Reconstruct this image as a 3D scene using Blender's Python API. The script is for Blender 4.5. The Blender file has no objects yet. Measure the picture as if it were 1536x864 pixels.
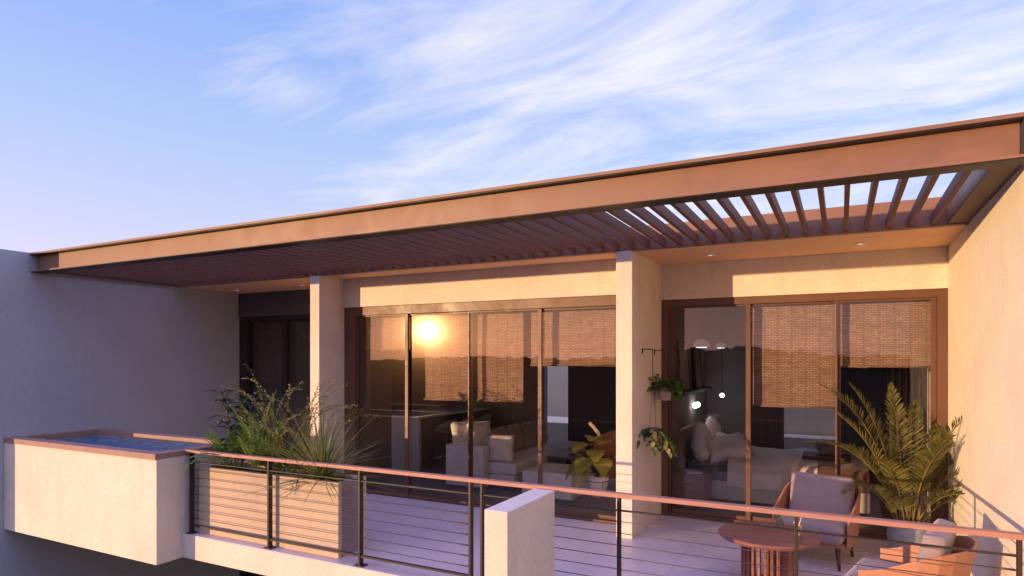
import bpy, bmesh, math, random
from mathutils import Vector, Matrix
random.seed(7)
R = math.radians
sc = bpy.context.scene
C = sc.collection
PI = math.pi

# ------------------------------------------------------------------ node helpers
def new_mat(name):
    m = bpy.data.materials.new(name); m.use_nodes = True
    nt = m.node_tree; nt.nodes.clear()
    out = nt.nodes.new('ShaderNodeOutputMaterial')
    return m, nt, out
def N(nt, typ, **kw):
    n = nt.nodes.new(typ)
    for k, v in kw.items():
        if k.startswith('i_'):
            n.inputs[k[2:].replace('_', ' ')].default_value = v
        else: setattr(n, k, v)
    return n
def L(nt, a, b): nt.links.new(a, b)
def mth(nt, op, a, b=None, c=None, clamp=False):
    n = nt.nodes.new('ShaderNodeMath'); n.operation = op; n.use_clamp = clamp
    for i, v in enumerate((a, b, c)):
        if v is None: continue
        if isinstance(v, (int, float)): n.inputs[i].default_value = v
        else: nt.links.new(v, n.inputs[i])
    return n.outputs[0]
def ramp(nt, fac, stops):
    n = nt.nodes.new('ShaderNodeValToRGB')
    el = n.color_ramp.elements
    while len(el) < len(stops): el.new(0.5)
    for e, (p, c) in zip(el, stops):
        e.position = p; e.color = (c[0], c[1], c[2], 1) if not isinstance(c, (int, float)) else (c, c, c, 1)
    nt.links.new(fac, n.inputs[0])
    return n.outputs[0]
def mix(nt, fac, a, b, blend='MIX'):
    n = nt.nodes.new('ShaderNodeMix'); n.data_type = 'RGBA'; n.blend_type = blend
    for s, v in ((n.inputs[0], fac), (n.inputs[6], a), (n.inputs[7], b)):
        if isinstance(v, (int, float)): s.default_value = v
        elif isinstance(v, tuple): s.default_value = (v[0], v[1], v[2], 1)
        else: nt.links.new(v, s)
    return n.outputs[2]
def coords(nt, scale=(1, 1, 1), rot=(0, 0, 0)):
    g = nt.nodes.new('ShaderNodeNewGeometry')
    mp = nt.nodes.new('ShaderNodeMapping'); mp.inputs['Scale'].default_value = scale; mp.inputs['Rotation'].default_value = rot
    nt.links.new(g.outputs['Position'], mp.inputs[0])
    return mp.outputs[0]
def ocoords(nt, scale=(1, 1, 1), rot=(0, 0, 0)):
    g = nt.nodes.new('ShaderNodeTexCoord')
    mp = nt.nodes.new('ShaderNodeMapping'); mp.inputs['Scale'].default_value = scale; mp.inputs['Rotation'].default_value = rot
    nt.links.new(g.outputs['Object'], mp.inputs[0])
    return mp.outputs[0]
def noise(nt, vec, scale, detail=4, rough=.55, dist=0):
    n = nt.nodes.new('ShaderNodeTexNoise'); n.inputs['Scale'].default_value = scale; n.inputs['Detail'].default_value = detail
    n.inputs['Roughness'].default_value = rough; n.inputs['Distortion'].default_value = dist
    nt.links.new(vec, n.inputs['Vector']); return n.outputs[0]
def bump(nt, h, strength, dist=.01, normal=None):
    b = nt.nodes.new('ShaderNodeBump'); b.inputs['Strength'].default_value = strength; b.inputs['Distance'].default_value = dist
    nt.links.new(h, b.inputs['Height'])
    if normal: nt.links.new(normal, b.inputs['Normal'])
    return b.outputs[0]
def principled(nt, out, col, rough=.6, metal=0, normal=None, spec=.5, **kw):
    p = nt.nodes.new('ShaderNodeBsdfPrincipled')
    for s, v in (('Base Color', col), ('Roughness', rough), ('Metallic', metal), ('Specular IOR Level', spec)):
        if isinstance(v, tuple): p.inputs[s].default_value = (v[0], v[1], v[2], 1)
        elif isinstance(v, (int, float)): p.inputs[s].default_value = v
        else: nt.links.new(v, p.inputs[s])
    if normal: nt.links.new(normal, p.inputs['Normal'])
    for k, v in kw.items(): p.inputs[k].default_value = v
    nt.links.new(p.outputs[0], out.inputs[0]); return p

M = {}
def plaster(name, col, var=.06, grain=.35, rough=.9, speck=.30, streak=.10):
    m, nt, out = new_mat(name)
    v = coords(nt)
    big = noise(nt, v, 1.1, 6, .62, .4)
    fine = noise(nt, v, 75, 4, .7)
    mid = noise(nt, v, 16, 5, .65)
    st = noise(nt, coords(nt, (5.5, 5.5, .35)), 1.6, 4, .6, .3)
    c = mix(nt, ramp(nt, big, [(.3, 0), (.72, 1)]), tuple(x*(1-var*2) for x in col), tuple(min(1, x*(1+var)) for x in col))
    k = mth(nt, 'ADD', mth(nt, 'MULTIPLY', ramp(nt, fine, [(.28, 0), (.72, 1)]), speck), 1-speck*.5)
    k = mth(nt, 'MULTIPLY', k, mth(nt, 'ADD', mth(nt, 'MULTIPLY', ramp(nt, mid, [(.3, 0), (.7, 1)]), .07), .965))
    k = mth(nt, 'MULTIPLY', k, mth(nt, 'SUBTRACT', 1.0, mth(nt, 'MULTIPLY', ramp(nt, st, [(.52, 0), (.80, 1)]), streak)))
    vm = N(nt, 'ShaderNodeVectorMath', operation='SCALE'); L(nt, c, vm.inputs[0]); L(nt, k, vm.inputs['Scale'])
    h = mth(nt, 'ADD', mth(nt, 'MULTIPLY', fine, .7), mth(nt, 'MULTIPLY', mid, 1.2))
    principled(nt, out, vm.outputs[0], rough, 0, bump(nt, h, grain, .006), .25)
    M[name] = m
plaster('plaster_cream', (.78, .68, .57))
plaster('plaster_shaded', (.43, .445, .50), .03, .35, .9, .25, .03)  # house plaster with the left wall's shade put into its colour
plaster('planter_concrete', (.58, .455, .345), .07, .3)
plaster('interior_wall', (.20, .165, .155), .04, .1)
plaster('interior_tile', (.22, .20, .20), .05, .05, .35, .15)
plaster('far_wall', (.78, .70, .46), .04, .1)
plaster('far_stone', (.80, .72, .46), .04, .1)
plaster('bay_plaster_shaded', (.12, .11, .12), .05)  # lintel plaster darkened, the bay's shade painted into it
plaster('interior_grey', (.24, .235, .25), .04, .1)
plaster('white_stone', (.62, .62, .65), .05, .05, .45)
plaster('soffit_bounce_lit', (.92, .58, .33), .04, .15)  # orange bounce light put into the plaster colour

def deck_mat():
    m, nt, out = new_mat('deck_concrete')
    v = coords(nt)
    big = noise(nt, v, .9, 6, .62, .5); fine = noise(nt, v, 140, 3, .65); mid = noise(nt, v, 9, 5, .6)
    c = mix(nt, ramp(nt, big, [(.3, 0), (.7, 1)]), (.60, .51, .57), (.69, .60, .65))
    c = mix(nt, ramp(nt, mid, [(.35, 0), (.75, .35)]), c, (.46, .41, .45))
    br = N(nt, 'ShaderNodeTexBrick', offset=0.0); br.inputs['Scale'].default_value = 1
    br.inputs['Brick Width'].default_value = 1.2; br.inputs['Row Height'].default_value = 1.2
    br.inputs['Mortar Size'].default_value = .004; br.inputs['Mortar Smooth'].default_value = .1
    mp = N(nt, 'ShaderNodeMapping'); mp.inputs['Location'].default_value = (.27, .35, 0)
    L(nt, v, mp.inputs[0]); L(nt, mp.outputs[0], br.inputs['Vector'])
    c = mix(nt, mth(nt, 'MULTIPLY', br.outputs['Fac'], .45), c, (.22, .19, .2))
    h = mth(nt, 'ADD', mth(nt, 'MULTIPLY', fine, 1.0), mth(nt, 'MULTIPLY', noise(nt, v, 45, 2), .8))
    principled(nt, out, c, ramp(nt, mid, [(.3, .30), (.7, .50)]), 0, bump(nt, h, .25, .006), .5)
    M['deck_concrete'] = m
deck_mat()

def metal_paint(name, col, rough=.5, var=.1, spec=.4):
    m, nt, out = new_mat(name)
    v = coords(nt)
    n1 = noise(nt, v, 2.2, 6, .65, .6); n2 = noise(nt, v, 60, 3)
    c = mix(nt, ramp(nt, n1, [(.3, 0), (.75, 1)]), tuple(x*(1-var*1.6) for x in col), tuple(min(1, x*(1+var)) for x in col))
    c = mix(nt, mth(nt, 'MULTIPLY', n2, .25), c, tuple(x*.7 for x in col))
    principled(nt, out, c, ramp(nt, n1, [(.3, rough-.08), (.7, rough+.12)]), 0, bump(nt, n2, .15, .003), spec)
    M[name] = m
metal_paint('beam_brown', (.25, .125, .08), .5, .16, .58)
metal_paint('frame_bronze', (.14, .066, .042), .42)
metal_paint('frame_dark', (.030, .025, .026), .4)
metal_paint('rail_steel', (.035, .026, .025), .45)
metal_paint('wire_steel', (.08, .06, .055), .35)
metal_paint('black_iron', (.018, .016, .016), .45)

def wood(name, a, b, scale=1.0, axis='X', rough=.5, obj=True):
    m, nt, out = new_mat(name)
    s = {'X': (1.2, 14, 14), 'Y': (14, 1.2, 14), 'Z': (14, 14, 1.2)}[axis]
    v = (ocoords if obj else coords)(nt, tuple(x*scale for x in s))
    n1 = noise(nt, v, 1.6, 6, .65, .8); n2 = noise(nt, v, 7, 4, .6)
    f = mth(nt, 'ADD', mth(nt, 'MULTIPLY', n1, .7), mth(nt, 'MULTIPLY', n2, .3))
    c = ramp(nt, f, [(.3, a), (.52, tuple((x+y)/2 for x, y in zip(a, b))), (.72, b)])
    principled(nt, out, c, rough, 0, bump(nt, f, .15, .004), .4)
    M[name] = m
wood('slat_wood', (.105, .042, .034), (.20, .086, .066), 1, 'Y', .6, False)
wood('rail_wood', (.33, .155, .12), (.52, .27, .21), 1, 'X', .5, False)
wood('table_wood', (.17, .065, .05), (.34, .15, .11), 1, 'X', .4)
wood('chair_wood', (.36, .155, .095), (.52, .25, .155), 1, 'X', .45)
wood('dark_wood', (.045, .02, .016), (.10, .045, .032), 1, 'Z', .5)
wood('leg_wood', (.05, .028, .022), (.10, .055, .04), 1, 'Z', .5)
wood('mid_wood', (.14, .06, .04), (.25, .12, .08), 1, 'X', .45)
wood('branch_wood', (.08, .05, .03), (.16, .10, .06), 1, 'Z', .7)

def fabric(name, col, weave=420, var=.12, sheen=.3):
    m, nt, out = new_mat(name)
    v = ocoords(nt)
    n1 = noise(nt, v, 5, 5, .6, .3); n2 = noise(nt, v, weave, 2, .5)
    c = mix(nt, ramp(nt, n1, [(.3, 0), (.7, 1)]), tuple(x*(1-var) for x in col), tuple(min(1, x*(1+var)) for x in col))
    c = mix(nt, ramp(nt, n2, [(.35, 0), (.65, .5)]), c, tuple(x*.62 for x in col))
    h = mth(nt, 'ADD', mth(nt, 'MULTIPLY', n2, .5), mth(nt, 'MULTIPLY', n1, 2.0))
    p = principled(nt, out, c, .95, 0, bump(nt, h, .3, .006), .15)
    p.inputs['Sheen Weight'].default_value = sheen
    M[name] = m
fabric('chair_fabric', (.36, .285, .30), 150)
fabric('sofa_fabric', (.74, .71, .74), 120)
fabric('pillow_white', (.72, .68, .63), 120)
fabric('pillow_tan', (.35, .27, .23), 120)
fabric('bed_linen', (.74, .65, .63), 90)
fabric('bed_base', (.55, .50, .44), 90)
fabric('sheet_dark', (.12, .11, .13), 90)
fabric('blanket_brown', (.16, .085, .05), 80)
fabric('curtain_cloth', (.10, .06, .055), 80)
fabric('throw_mauve', (.16, .12, .14), 90)
fabric('tan_leather', (.50, .22, .10), 60, .08, 0)

def leafmat(name, a, b, trans=.35, rough=.5):
    m, nt, out = new_mat(name)
    v = coords(nt)
    n1 = noise(nt, v, 6, 4, .6); 
    oi = N(nt, 'ShaderNodeNewGeometry')
    f = mth(nt, 'ADD', mth(nt, 'MULTIPLY', n1, .6), mth(nt, 'MULTIPLY', oi.outputs['Random Per Island'], .5))
    c = ramp(nt, f, [(.25, a), (.8, b)])
    p = N(nt, 'ShaderNodeBsdfPrincipled'); L(nt, c, p.inputs['Base Color']); p.inputs['Roughness'].default_value = rough
    p.inputs['Specular IOR Level'].default_value = .35
    t = N(nt, 'ShaderNodeBsdfTranslucent'); L(nt, mix(nt, 1.0, c, (1.0, 1.0, .55), 'MULTIPLY'), t.inputs[0])
    s = N(nt, 'ShaderNodeMixShader'); s.inputs[0].default_value = trans
    L(nt, p.outputs[0], s.inputs[1]); L(nt, t.outputs[0], s.inputs[2]); L(nt, s.outputs[0], out.inputs[0])
    M[name] = m
leafmat('palm_leaf', (.06, .085, .022), (.25, .215, .065))
leafmat('fern_leaf', (.05, .12, .035), (.24, .34, .08))
leafmat('dark_leaf', (.012, .03, .014), (.03, .06, .022), .2)
leafmat('wispy_leaf', (.11, .13, .04), (.40, .36, .12))
leafmat('blade_leaf', (.10, .14, .05), (.34, .34, .13))
leafmat('big_leaf', (.34, .34, .05), (.62, .56, .13))
leafmat('pot_leaf', (.04, .10, .02), (.10, .20, .04))
leafmat('trail_leaf', (.16, .16, .05), (.50, .42, .18))
leafmat('palm_stem', (.16, .13, .05), (.26, .20, .08), .05)
leafmat('soil', (.02, .014, .01), (.05, .035, .025), .0, .95)
leafmat('blossom', (.75, .62, .55), (.9, .8, .72))

def wicker(name, a, b):
    m, nt, out = new_mat(name)
    g = N(nt, 'ShaderNodeNewGeometry'); sp = N(nt, 'ShaderNodeSeparateXYZ'); L(nt, g.outputs['Position'], sp.inputs[0])
    wob = noise(nt, g.outputs['Position'], 6, 3)
    z = mth(nt, 'ADD', sp.outputs[2], mth(nt, 'MULTIPLY', mth(nt, 'SUBTRACT', wob, .5), .035))
    cb = N(nt, 'ShaderNodeCombineXYZ'); L(nt, sp.outputs[0], cb.inputs[0]); L(nt, z, cb.inputs[1])
    br = N(nt, 'ShaderNodeTexBrick', offset=.5); L(nt, cb.outputs[0], br.inputs['Vector'])
    br.inputs['Scale'].default_value = 1; br.inputs['Brick Width'].default_value = .062; br.inputs['Row Height'].default_value = .021
    br.inputs['Mortar Size'].default_value = .0035; br.inputs['Mortar Smooth'].default_value = .6; br.inputs['Bias'].default_value = 0
    br.inputs['Color1'].default_value = (*a, 1); br.inputs['Color2'].default_value = (*b, 1); br.inputs['Mortar'].default_value = (a[0]*.16, a[1]*.13, a[2]*.11, 1)
    st = noise(nt, coords(nt, (3, 3, 60)), 3, 4, .7)
    c = mix(nt, mth(nt, 'MULTIPLY', ramp(nt, st, [(.35, 0), (.7, 1)]), .55), br.outputs['Color'], tuple(x*.42 for x in a))
    c = mix(nt, mth(nt, 'MULTIPLY', ramp(nt, noise(nt, coords(nt, (.7, .7, 4)), 2.2, 5, .65, .5), [(.40, 0), (.72, 1)]), .5), c, tuple(x*.5 for x in b))
    # vertical warp strings
    w = mth(nt, 'FRACT', mth(nt, 'MULTIPLY', sp.outputs[0], 1/.155))
    ws = mth(nt, 'LESS_THAN', mth(nt, 'ABSOLUTE', mth(nt, 'SUBTRACT', w, .5)), .05)
    c = mix(nt, mth(nt, 'MULTIPLY', ws, .55), c, tuple(x*.3 for x in a))
    h = mth(nt, 'SUBTRACT', 1.0, br.outputs['Fac'])
    p = N(nt, 'ShaderNodeBsdfPrincipled'); L(nt, c, p.inputs['Base Color']); p.inputs['Roughness'].default_value = .8
    L(nt, bump(nt, h, .6, .008), p.inputs['Normal'])
    t = N(nt, 'ShaderNodeBsdfTranslucent'); L(nt, c, t.inputs[0])
    s = N(nt, 'ShaderNodeMixShader'); s.inputs[0].default_value = .2
    L(nt, p.outputs[0], s.inputs[1]); L(nt, t.outputs[0], s.inputs[2]); L(nt, s.outputs[0], out.inputs[0])
    M[name] = m
wicker('wicker', (.62, .41, .30), (.38, .24, .165))
wicker('wicker_shade', (.30, .21, .15), (.22, .15, .10))  # darker wicker copy, the bay's shade put into its colour

def glass(name, tint, refl, halo):
    m, nt, out = new_mat(name)
    tr = N(nt, 'ShaderNodeBsdfTransparent'); tr.inputs[0].default_value = (*tint, 1)
    g1 = N(nt, 'ShaderNodeBsdfGlossy'); g1.inputs['Roughness'].default_value = .012; g1.inputs[0].default_value = (1, .97, .95, 1)
    g2 = N(nt, 'ShaderNodeBsdfGlossy'); g2.inputs['Roughness'].default_value = .11; g2.inputs[0].default_value = (1, .75, .5, 1)
    g3 = N(nt, 'ShaderNodeBsdfGlossy'); g3.inputs['Roughness'].default_value = .27; g3.inputs[0].default_value = (1, .5, .22, 1)
    wv = bump(nt, noise(nt, coords(nt), .9, 2, .5), .06, .02); L(nt, wv, g1.inputs['Normal'])
    fr = N(nt, 'ShaderNodeFresnel'); fr.inputs[0].default_value = 1.5
    fac = mth(nt, 'MULTIPLY_ADD', fr.outputs[0], 1.0, refl, True)
    a = N(nt, 'ShaderNodeMixShader'); L(nt, fac, a.inputs[0]); L(nt, tr.outputs[0], a.inputs[1]); L(nt, g1.outputs[0], a.inputs[2])
    b = N(nt, 'ShaderNodeMixShader'); b.inputs[0].default_value = halo; L(nt, a.outputs[0], b.inputs[1]); L(nt, g2.outputs[0], b.inputs[2])
    c = N(nt, 'ShaderNodeMixShader'); c.inputs[0].default_value = halo*.2; L(nt, b.outputs[0], c.inputs[1]); L(nt, g3.outputs[0], c.inputs[2])
    L(nt, c.outputs[0], out.inputs[0]); M[name] = m
glass('door_glass', (.94, .935, .95), .022, .0027)
def tumbler():
    m, nt, out = new_mat('clear_glass')
    tr = N(nt, 'ShaderNodeBsdfTransparent'); tr.inputs[0].default_value = (.93, .95, .95, 1)
    g1 = N(nt, 'ShaderNodeBsdfGlossy'); g1.inputs['Roughness'].default_value = .03
    lw = N(nt, 'ShaderNodeLayerWeight'); lw.inputs[0].default_value = .35
    a = N(nt, 'ShaderNodeMixShader'); L(nt, lw.outputs['Facing'], a.inputs[0]); L(nt, tr.outputs[0], a.inputs[1]); L(nt, g1.outputs[0], a.inputs[2])
    L(nt, a.outputs[0], out.inputs[0]); M['clear_glass'] = m
tumbler()
def water():
    m, nt, out = new_mat('pool_water')
    v = coords(nt, (1, 1.6, 1))
    h = mth(nt, 'ADD', noise(nt, v, 5, 3, .5, .6), mth(nt, 'MULTIPLY', noise(nt, v, 13, 3, .6, .8), .5))
    glint = noise(nt, coords(nt, (1, 1.3, 1)), 7, 4, .65, 1.2)  # blotches paint sky reflections and glints into the water colour
    principled(nt, out, ramp(nt, glint, [(.32, (.03, .08, .22)), (.48, (.10, .26, .58)), (.60, (.28, .50, .85)), (.72, (.75, .82, .85))]), .04, 0, bump(nt, h, 1.0, .45), .25)
    M['pool_water'] = m
water()
def plain(name, col, rough=.6, metal=0, spec=.5):
    m, nt, out = new_mat(name)
    v = ocoords(nt); n1 = noise(nt, v, 14, 4, .6)
    c = mix(nt, ramp(nt, n1, [(.3, 0), (.7, 1)]), tuple(x*.82 for x in col), tuple(min(1, x*1.08) for x in col))
    principled(nt, out, c, rough, metal, None, spec); M[name] = m
plain('pot_blue', (.30, .34, .42), .55); plain('pot_white', (.72, .70, .68), .5); plain('pot_clay', (.48, .38, .34), .8)
plain('vase_dark', (.10, .085, .09), .4); plain('red_fruit', (.62, .06, .05), .35); plain('orange_fruit', (.80, .25, .05), .45)
plain('teal_bowl', (.10, .22, .26), .4); plain('lemon', (.80, .72, .15), .4); plain('mint', (.10, .26, .06), .6); plain('straw_white', (.8, .8, .8), .4)
plain('drink_clear', (.72, .75, .62), .15); plain('paper', (.75, .73, .70), .8); plain('picture_print', (.28, .15, .10), .7); plain('book_cover', (.10, .07, .06), .6)
plain('ground_soil', (.045, .04, .035), 1.0, 0, 0.0); plain('stool_shell', (.20, .19, .20), .5); plain('chrome', (.5, .5, .5), .2, 1)
plain('cabinet_dark', (.035, .026, .024), .45); plain('navy_wall', (.030, .034, .062), .7); plain('dark_panel', (.006, .005, .005), .5)
plain('coping_stone', (.34, .205, .17), .6)
def emit(name, col, s):
    m, nt, out = new_mat(name)
    e = N(nt, 'ShaderNodeEmission'); e.inputs[0].default_value = (*col, 1); e.inputs[1].default_value = s
    L(nt, e.outputs[0], out.inputs[0]); M[name] = m
emit('lamp_glow', (1, .97, .95), 14); emit('lamp_soft', (1, .96, .94), 1.6); emit('globe_soft', (.95, .85, .85), .09); emit('downlight_lens', (1, .8, .6), 1.2)

# ------------------------------------------------------------------ mesh builder
class MB:
    def __init__(s): s.v = []; s.f = []
    def face(s, pts):
        i = len(s.v); s.v += [tuple(p) for p in pts]; s.f.append(tuple(range(i, i+len(pts)))); return s
    def box(s, x0, x1, y0, y1, z0, z1, mtx=None):
        i = len(s.v)
        P = [(x, y, z) for z in (z0, z1) for y in (y0, y1) for x in (x0, x1)]
        if mtx: P = [tuple(mtx @ Vector(p)) for p in P]
        s.v += P
        for q in ((0, 2, 3, 1), (4, 5, 7, 6), (0, 1, 5, 4), (2, 6, 7, 3), (0, 4, 6, 2), (1, 3, 7, 5)): s.f.append(tuple(i+k for k in q))
        return s
    def tube(s, pts, rad, n=6, cap=True):
        pts = [Vector(p) for p in pts]
        if isinstance(rad, (int, float)): rad = [rad]*len(pts)
        i0 = len(s.v); up = None
        for k, p in enumerate(pts):
            d = (pts[min(k+1, len(pts)-1)]-pts[max(k-1, 0)]).normalized()
            if up is None: up = Vector((0, 0, 1)) if abs(d.z) < .9 else Vector((1, 0, 0))
            a = d.cross(up).normalized(); b = a.cross(d).normalized(); up = b
            for j in range(n):
                t = 2*PI*j/n; s.v.append(tuple(p+(a*math.cos(t)+b*math.sin(t))*rad[k]))
        for k in range(len(pts)-1):
            for j in range(n):
                s.f.append((i0+k*n+j, i0+k*n+(j+1) % n, i0+(k+1)*n+(j+1) % n, i0+(k+1)*n+j))
        if cap:
            s.f.append(tuple(i0+j for j in range(n))[::-1]); s.f.append(tuple(i0+(len(pts)-1)*n+j for j in range(n)))
        return s
    def lathe(s, prof, c=(0, 0, 0), n=28, sx=1, sy=1):
        i0 = len(s.v)
        for r, z in prof:
            for j in range(n):
                t = 2*PI*j/n; s.v.append((c[0]+r*sx*math.cos(t), c[1]+r*sy*math.sin(t), c[2]+z))
        for k in range(len(prof)-1):
            for j in range(n):
                s.f.append((i0+k*n+j, i0+k*n+(j+1) % n, i0+(k+1)*n+(j+1) % n, i0+(k+1)*n+j))
        if prof[0][0] > 1e-6: s.f.append(tuple(i0+j for j in range(n))[::-1])
        if prof[-1][0] > 1e-6: s.f.append(tuple(i0+(len(prof)-1)*n+j for j in range(n)))
        return s
    def ball(s, c, r, n=12, sq=(1, 1, 1)):
        prof = []
        m = max(5, n//2)
        i0 = len(s.v)
        for k in range(m+1):
            a = -PI/2+PI*k/m
            for j in range(n):
                t = 2*PI*j/n
                s.v.append((c[0]+r*sq[0]*math.cos(a)*math.cos(t), c[1]+r*sq[1]*math.cos(a)*math.sin(t), c[2]+r*sq[2]*math.sin(a)))
        for k in range(m):
            for j in range(n):
                s.f.append((i0+k*n+j, i0+k*n+(j+1) % n, i0+(k+1)*n+(j+1) % n, i0+(k+1)*n+j))
        return s
    def build(s, name, mat, parent=None, bevel=0, smooth=False, seg=2, subsurf=0, wrinkle=0, origin=None):
        """links ONE mesh object; vertices are given in world metres when the parent has no rotation, local otherwise"""
        me = bpy.data.meshes.new(name)
        v = s.v
        if origin is not None: v = [(a-origin[0], b-origin[1], c-origin[2]) for a, b, c in v]
        elif parent is not None and parent.get('world_built'):
            o = parent['world_built']; v = [(a-o[0], b-o[1], c-o[2]) for a, b, c in v]
        me.from_pydata(v, [], s.f)
        bm = bmesh.new(); bm.from_mesh(me)
        bmesh.ops.remove_doubles(bm, verts=bm.verts, dist=1e-5)
        bmesh.ops.recalc_face_normals(bm, faces=bm.faces)
        if bevel: bmesh.ops.bevel(bm, geom=[e for e in bm.edges if len(e.link_faces) == 2 and e.calc_face_angle(0) > .5], offset=bevel, segments=seg, profile=.6, affect='EDGES', clamp_overlap=True)
        if subsurf:
            bmesh.ops.subdivide_edges(bm, edges=bm.edges, cuts=subsurf, use_grid_fill=True)
        bm.to_mesh(me); bm.free()
        if smooth:
            me.polygons.foreach_set('use_smooth', [True]*len(me.polygons))
        me.materials.append(M[mat] if isinstance(mat, str) else mat)
        o = bpy.data.objects.new(name, me); C.objects.link(o)
        if origin is not None: o.location = origin
        if parent is not None: o.parent = parent
        return o
    def plain_build(s, name, mat, parent=None, smooth=False):
        me = bpy.data.meshes.new(name)
        v = s.v
        if parent is not None and parent.get('world_built'):
            o = parent['world_built']; v = [(a-o[0], b-o[1], c-o[2]) for a, b, c in v]
        me.from_pydata(v, [], s.f); me.validate()
        if smooth: me.polygons.foreach_set('use_smooth', [True]*len(me.polygons))
        me.materials.append(M[mat])
        o = bpy.data.objects.new(name, me); C.objects.link(o)
        if parent is not None: o.parent = parent
        return o
def set_tags(o, label, cat, group=None):
    o['label'] = label; o['category'] = cat
    if group: o['group'] = group
    return o
TW = []
def thing(name, label, cat, loc=(0, 0, 0), rotz=0, group=None, world=True):
    """Empty at the thing's base; with world=True the parts are given in world metres"""
    o = bpy.data.objects.new(name, None); C.objects.link(o); o.empty_display_size = .1
    o.location = loc; o.rotation_euler = (0, 0, rotz)
    if world: o['world_built'] = list(loc); TW.append(o)
    return set_tags(o, label, cat, group)
def sub(parent_obj, root):
    parent_obj['world_built'] = list(root['world_built']); TW.append(parent_obj); return parent_obj
def dup(root, loc, rotz, label, group=None):
    r = root.copy(); C.objects.link(r); r.location = loc; r.rotation_euler = (0, 0, rotz); r['label'] = label
    if group: r['group'] = group
    for ch in list(root.children):
        c = ch.copy(); C.objects.link(c); c.parent = r
        for g in ch.children:
            d = g.copy(); C.objects.link(d); d.parent = c
    return r
def structure(o): o['kind'] = 'structure'; return o
def box(x0, x1, y0, y1, z0, z1): return MB().box(x0, x1, y0, y1, z0, z1)
def cushion(w, d, h, puff=.35, n=10, seed=0, wr=.012):
    """a soft pillow, local, centred, thin axis z"""
    rnd = random.Random(seed); m = MB()
    ph = [rnd.uniform(0, 6) for _ in range(6)]
    def pt(u, v, sgn):
        eu = (1-abs(u)**4)*(1-abs(v)**4)
        t = h/2*(puff+(1-puff)*max(0, eu)**.5) if eu > 0 else h/2*puff*.4
        pin = 1-.06*(1-abs(u)**2)*abs(v)**3
        pin2 = 1-.06*(1-abs(v)**2)*abs(u)**3
        wz = wr*(math.sin(4*u+ph[0]+2*v)*math.sin(5*v+ph[1])+.5*math.sin(9*u+ph[2]-6*v))
        return (u*w/2*pin2, v*d/2*pin, sgn*t+wz)
    i0 = 0
    for sgn in (1, -1):
        base = len(m.v)
        for a in range(n+1):
            for b in range(n+1):
                u = -1+2*a/n; v = -1+2*b/n
                edge = a in (0, n) or b in (0, n)
                p = pt(u, v, sgn)
                if edge: p = (p[0], p[1], wr*(math.sin(4*u+ph[0]+2*v)*math.sin(5*v+ph[1])))
                m.v.append(p)
        for a in range(n):
            for b in range(n):
                m.f.append((base+a*(n+1)+b, base+(a+1)*(n+1)+b, base+(a+1)*(n+1)+b+1, base+a*(n+1)+b+1))
    return m
def place(o, loc, rot): o.location = loc; o.rotation_euler = rot; return o

# ------------------------------------------------------------------ measured planes (metres, deck at z = 0)
XL, XR = -10.14, 1.03            # inner faces of the two side walls
YS = 4.82                        # front of the terrace slab
YC = 7.0                         # front of the two piers and of the soffit
YV, YB = 7.5, 8.29               # living-room facade, bedroom and study facade
ZS = 3.268                       # soffit
PA0, PA1, PB0, PB1 = -7.012, -6.832, -2.29, -2.10    # the piers
GZ = -3.4

# ------------------------------------------------------------------ ground and terrace
g = MB()
g.face([(-1500, -1500, GZ), (1500, -1500, GZ), (1500, 1500, GZ), (-1500, 1500, GZ)])
structure(g.plain_build('ground', 'ground_soil'))
rnd = random.Random(77); tl = MB(); prev = None
for k in range(421):
    a = R(-200+220*k/420); rr = 320+60*math.sin(a*5); h = 3.2+2.2*math.sin(a*7+1)+1.5*math.sin(a*17)+rnd.uniform(-.9, 1.3)
    cur = (rr*math.cos(a), rr*math.sin(a), h)
    if prev: tl.face([(prev[0], prev[1], GZ), (cur[0], cur[1], GZ), cur, prev])
    prev = cur
plain('far_trees', (.02, .025, .018), 1.0, 0, 0)
tl = tl.plain_build('woodland', 'far_trees'); tl['kind'] = 'stuff'
structure(box(XL+.002, XR-.002, YS, YB-.002, -.28, -.012).build('terrace_slab', 'plaster_cream', bevel=.006))
structure(box(XL+.002, XR-.002, YS+.002, YB-.002, -.0119, 0).build('terrace_floor', 'deck_concrete'))

# ------------------------------------------------------------------ the house
H = thing('house', 'cream rendered house with glazed facade set behind the terrace between two side walls', 'house', (-4.5, 8.3, GZ))
def hp(mb, name, mat, parent=None, bevel=0, **k): 
    return mb.build(name, mat, parent or H, bevel=bevel, **k)
def lab(o, t): o['label'] = t; return o
lab(hp(box(XL-.3, XL, 4.09, 14.2, GZ, 3.536), 'side_wall', 'plaster_shaded', bevel=.008), 'shaded side wall beyond the pool')
plaster('plaster_sun', (.86, .81, .65), .05, .35, .9, .25, .06)  # cream plaster lightened, bounced sunlight put into its colour
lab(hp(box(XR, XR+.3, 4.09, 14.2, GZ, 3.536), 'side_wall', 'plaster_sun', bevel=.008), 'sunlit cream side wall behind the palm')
hp(box(PA0, PA1, YC, YB+.35, 0, ZS), 'pier', 'plaster_cream', bevel=.006)
hp(box(PB0, PB1, YC, 12.2, 0, ZS), 'pier', 'plaster_cream', bevel=.006)
hp(box(XL+.002, XR-.002, YC+.082, 12.6, ZS, 3.46), 'soffit', 'soffit_bounce_lit')
# lintels over the doors
hp(box(XL+.002, PA0-.002, YB, YB+.25, 2.825, ZS-.002), 'lintel', 'bay_plaster_shaded')
hp(box(PA1+.002, PB0-.002, YV, YV+.25, 2.83, ZS-.002), 'lintel', 'plaster_cream')
hp(box(PB1+.002, XR-.002, YB, YB+.25, 2.812, ZS-.002), 'lintel', 'plaster_cream')
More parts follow.
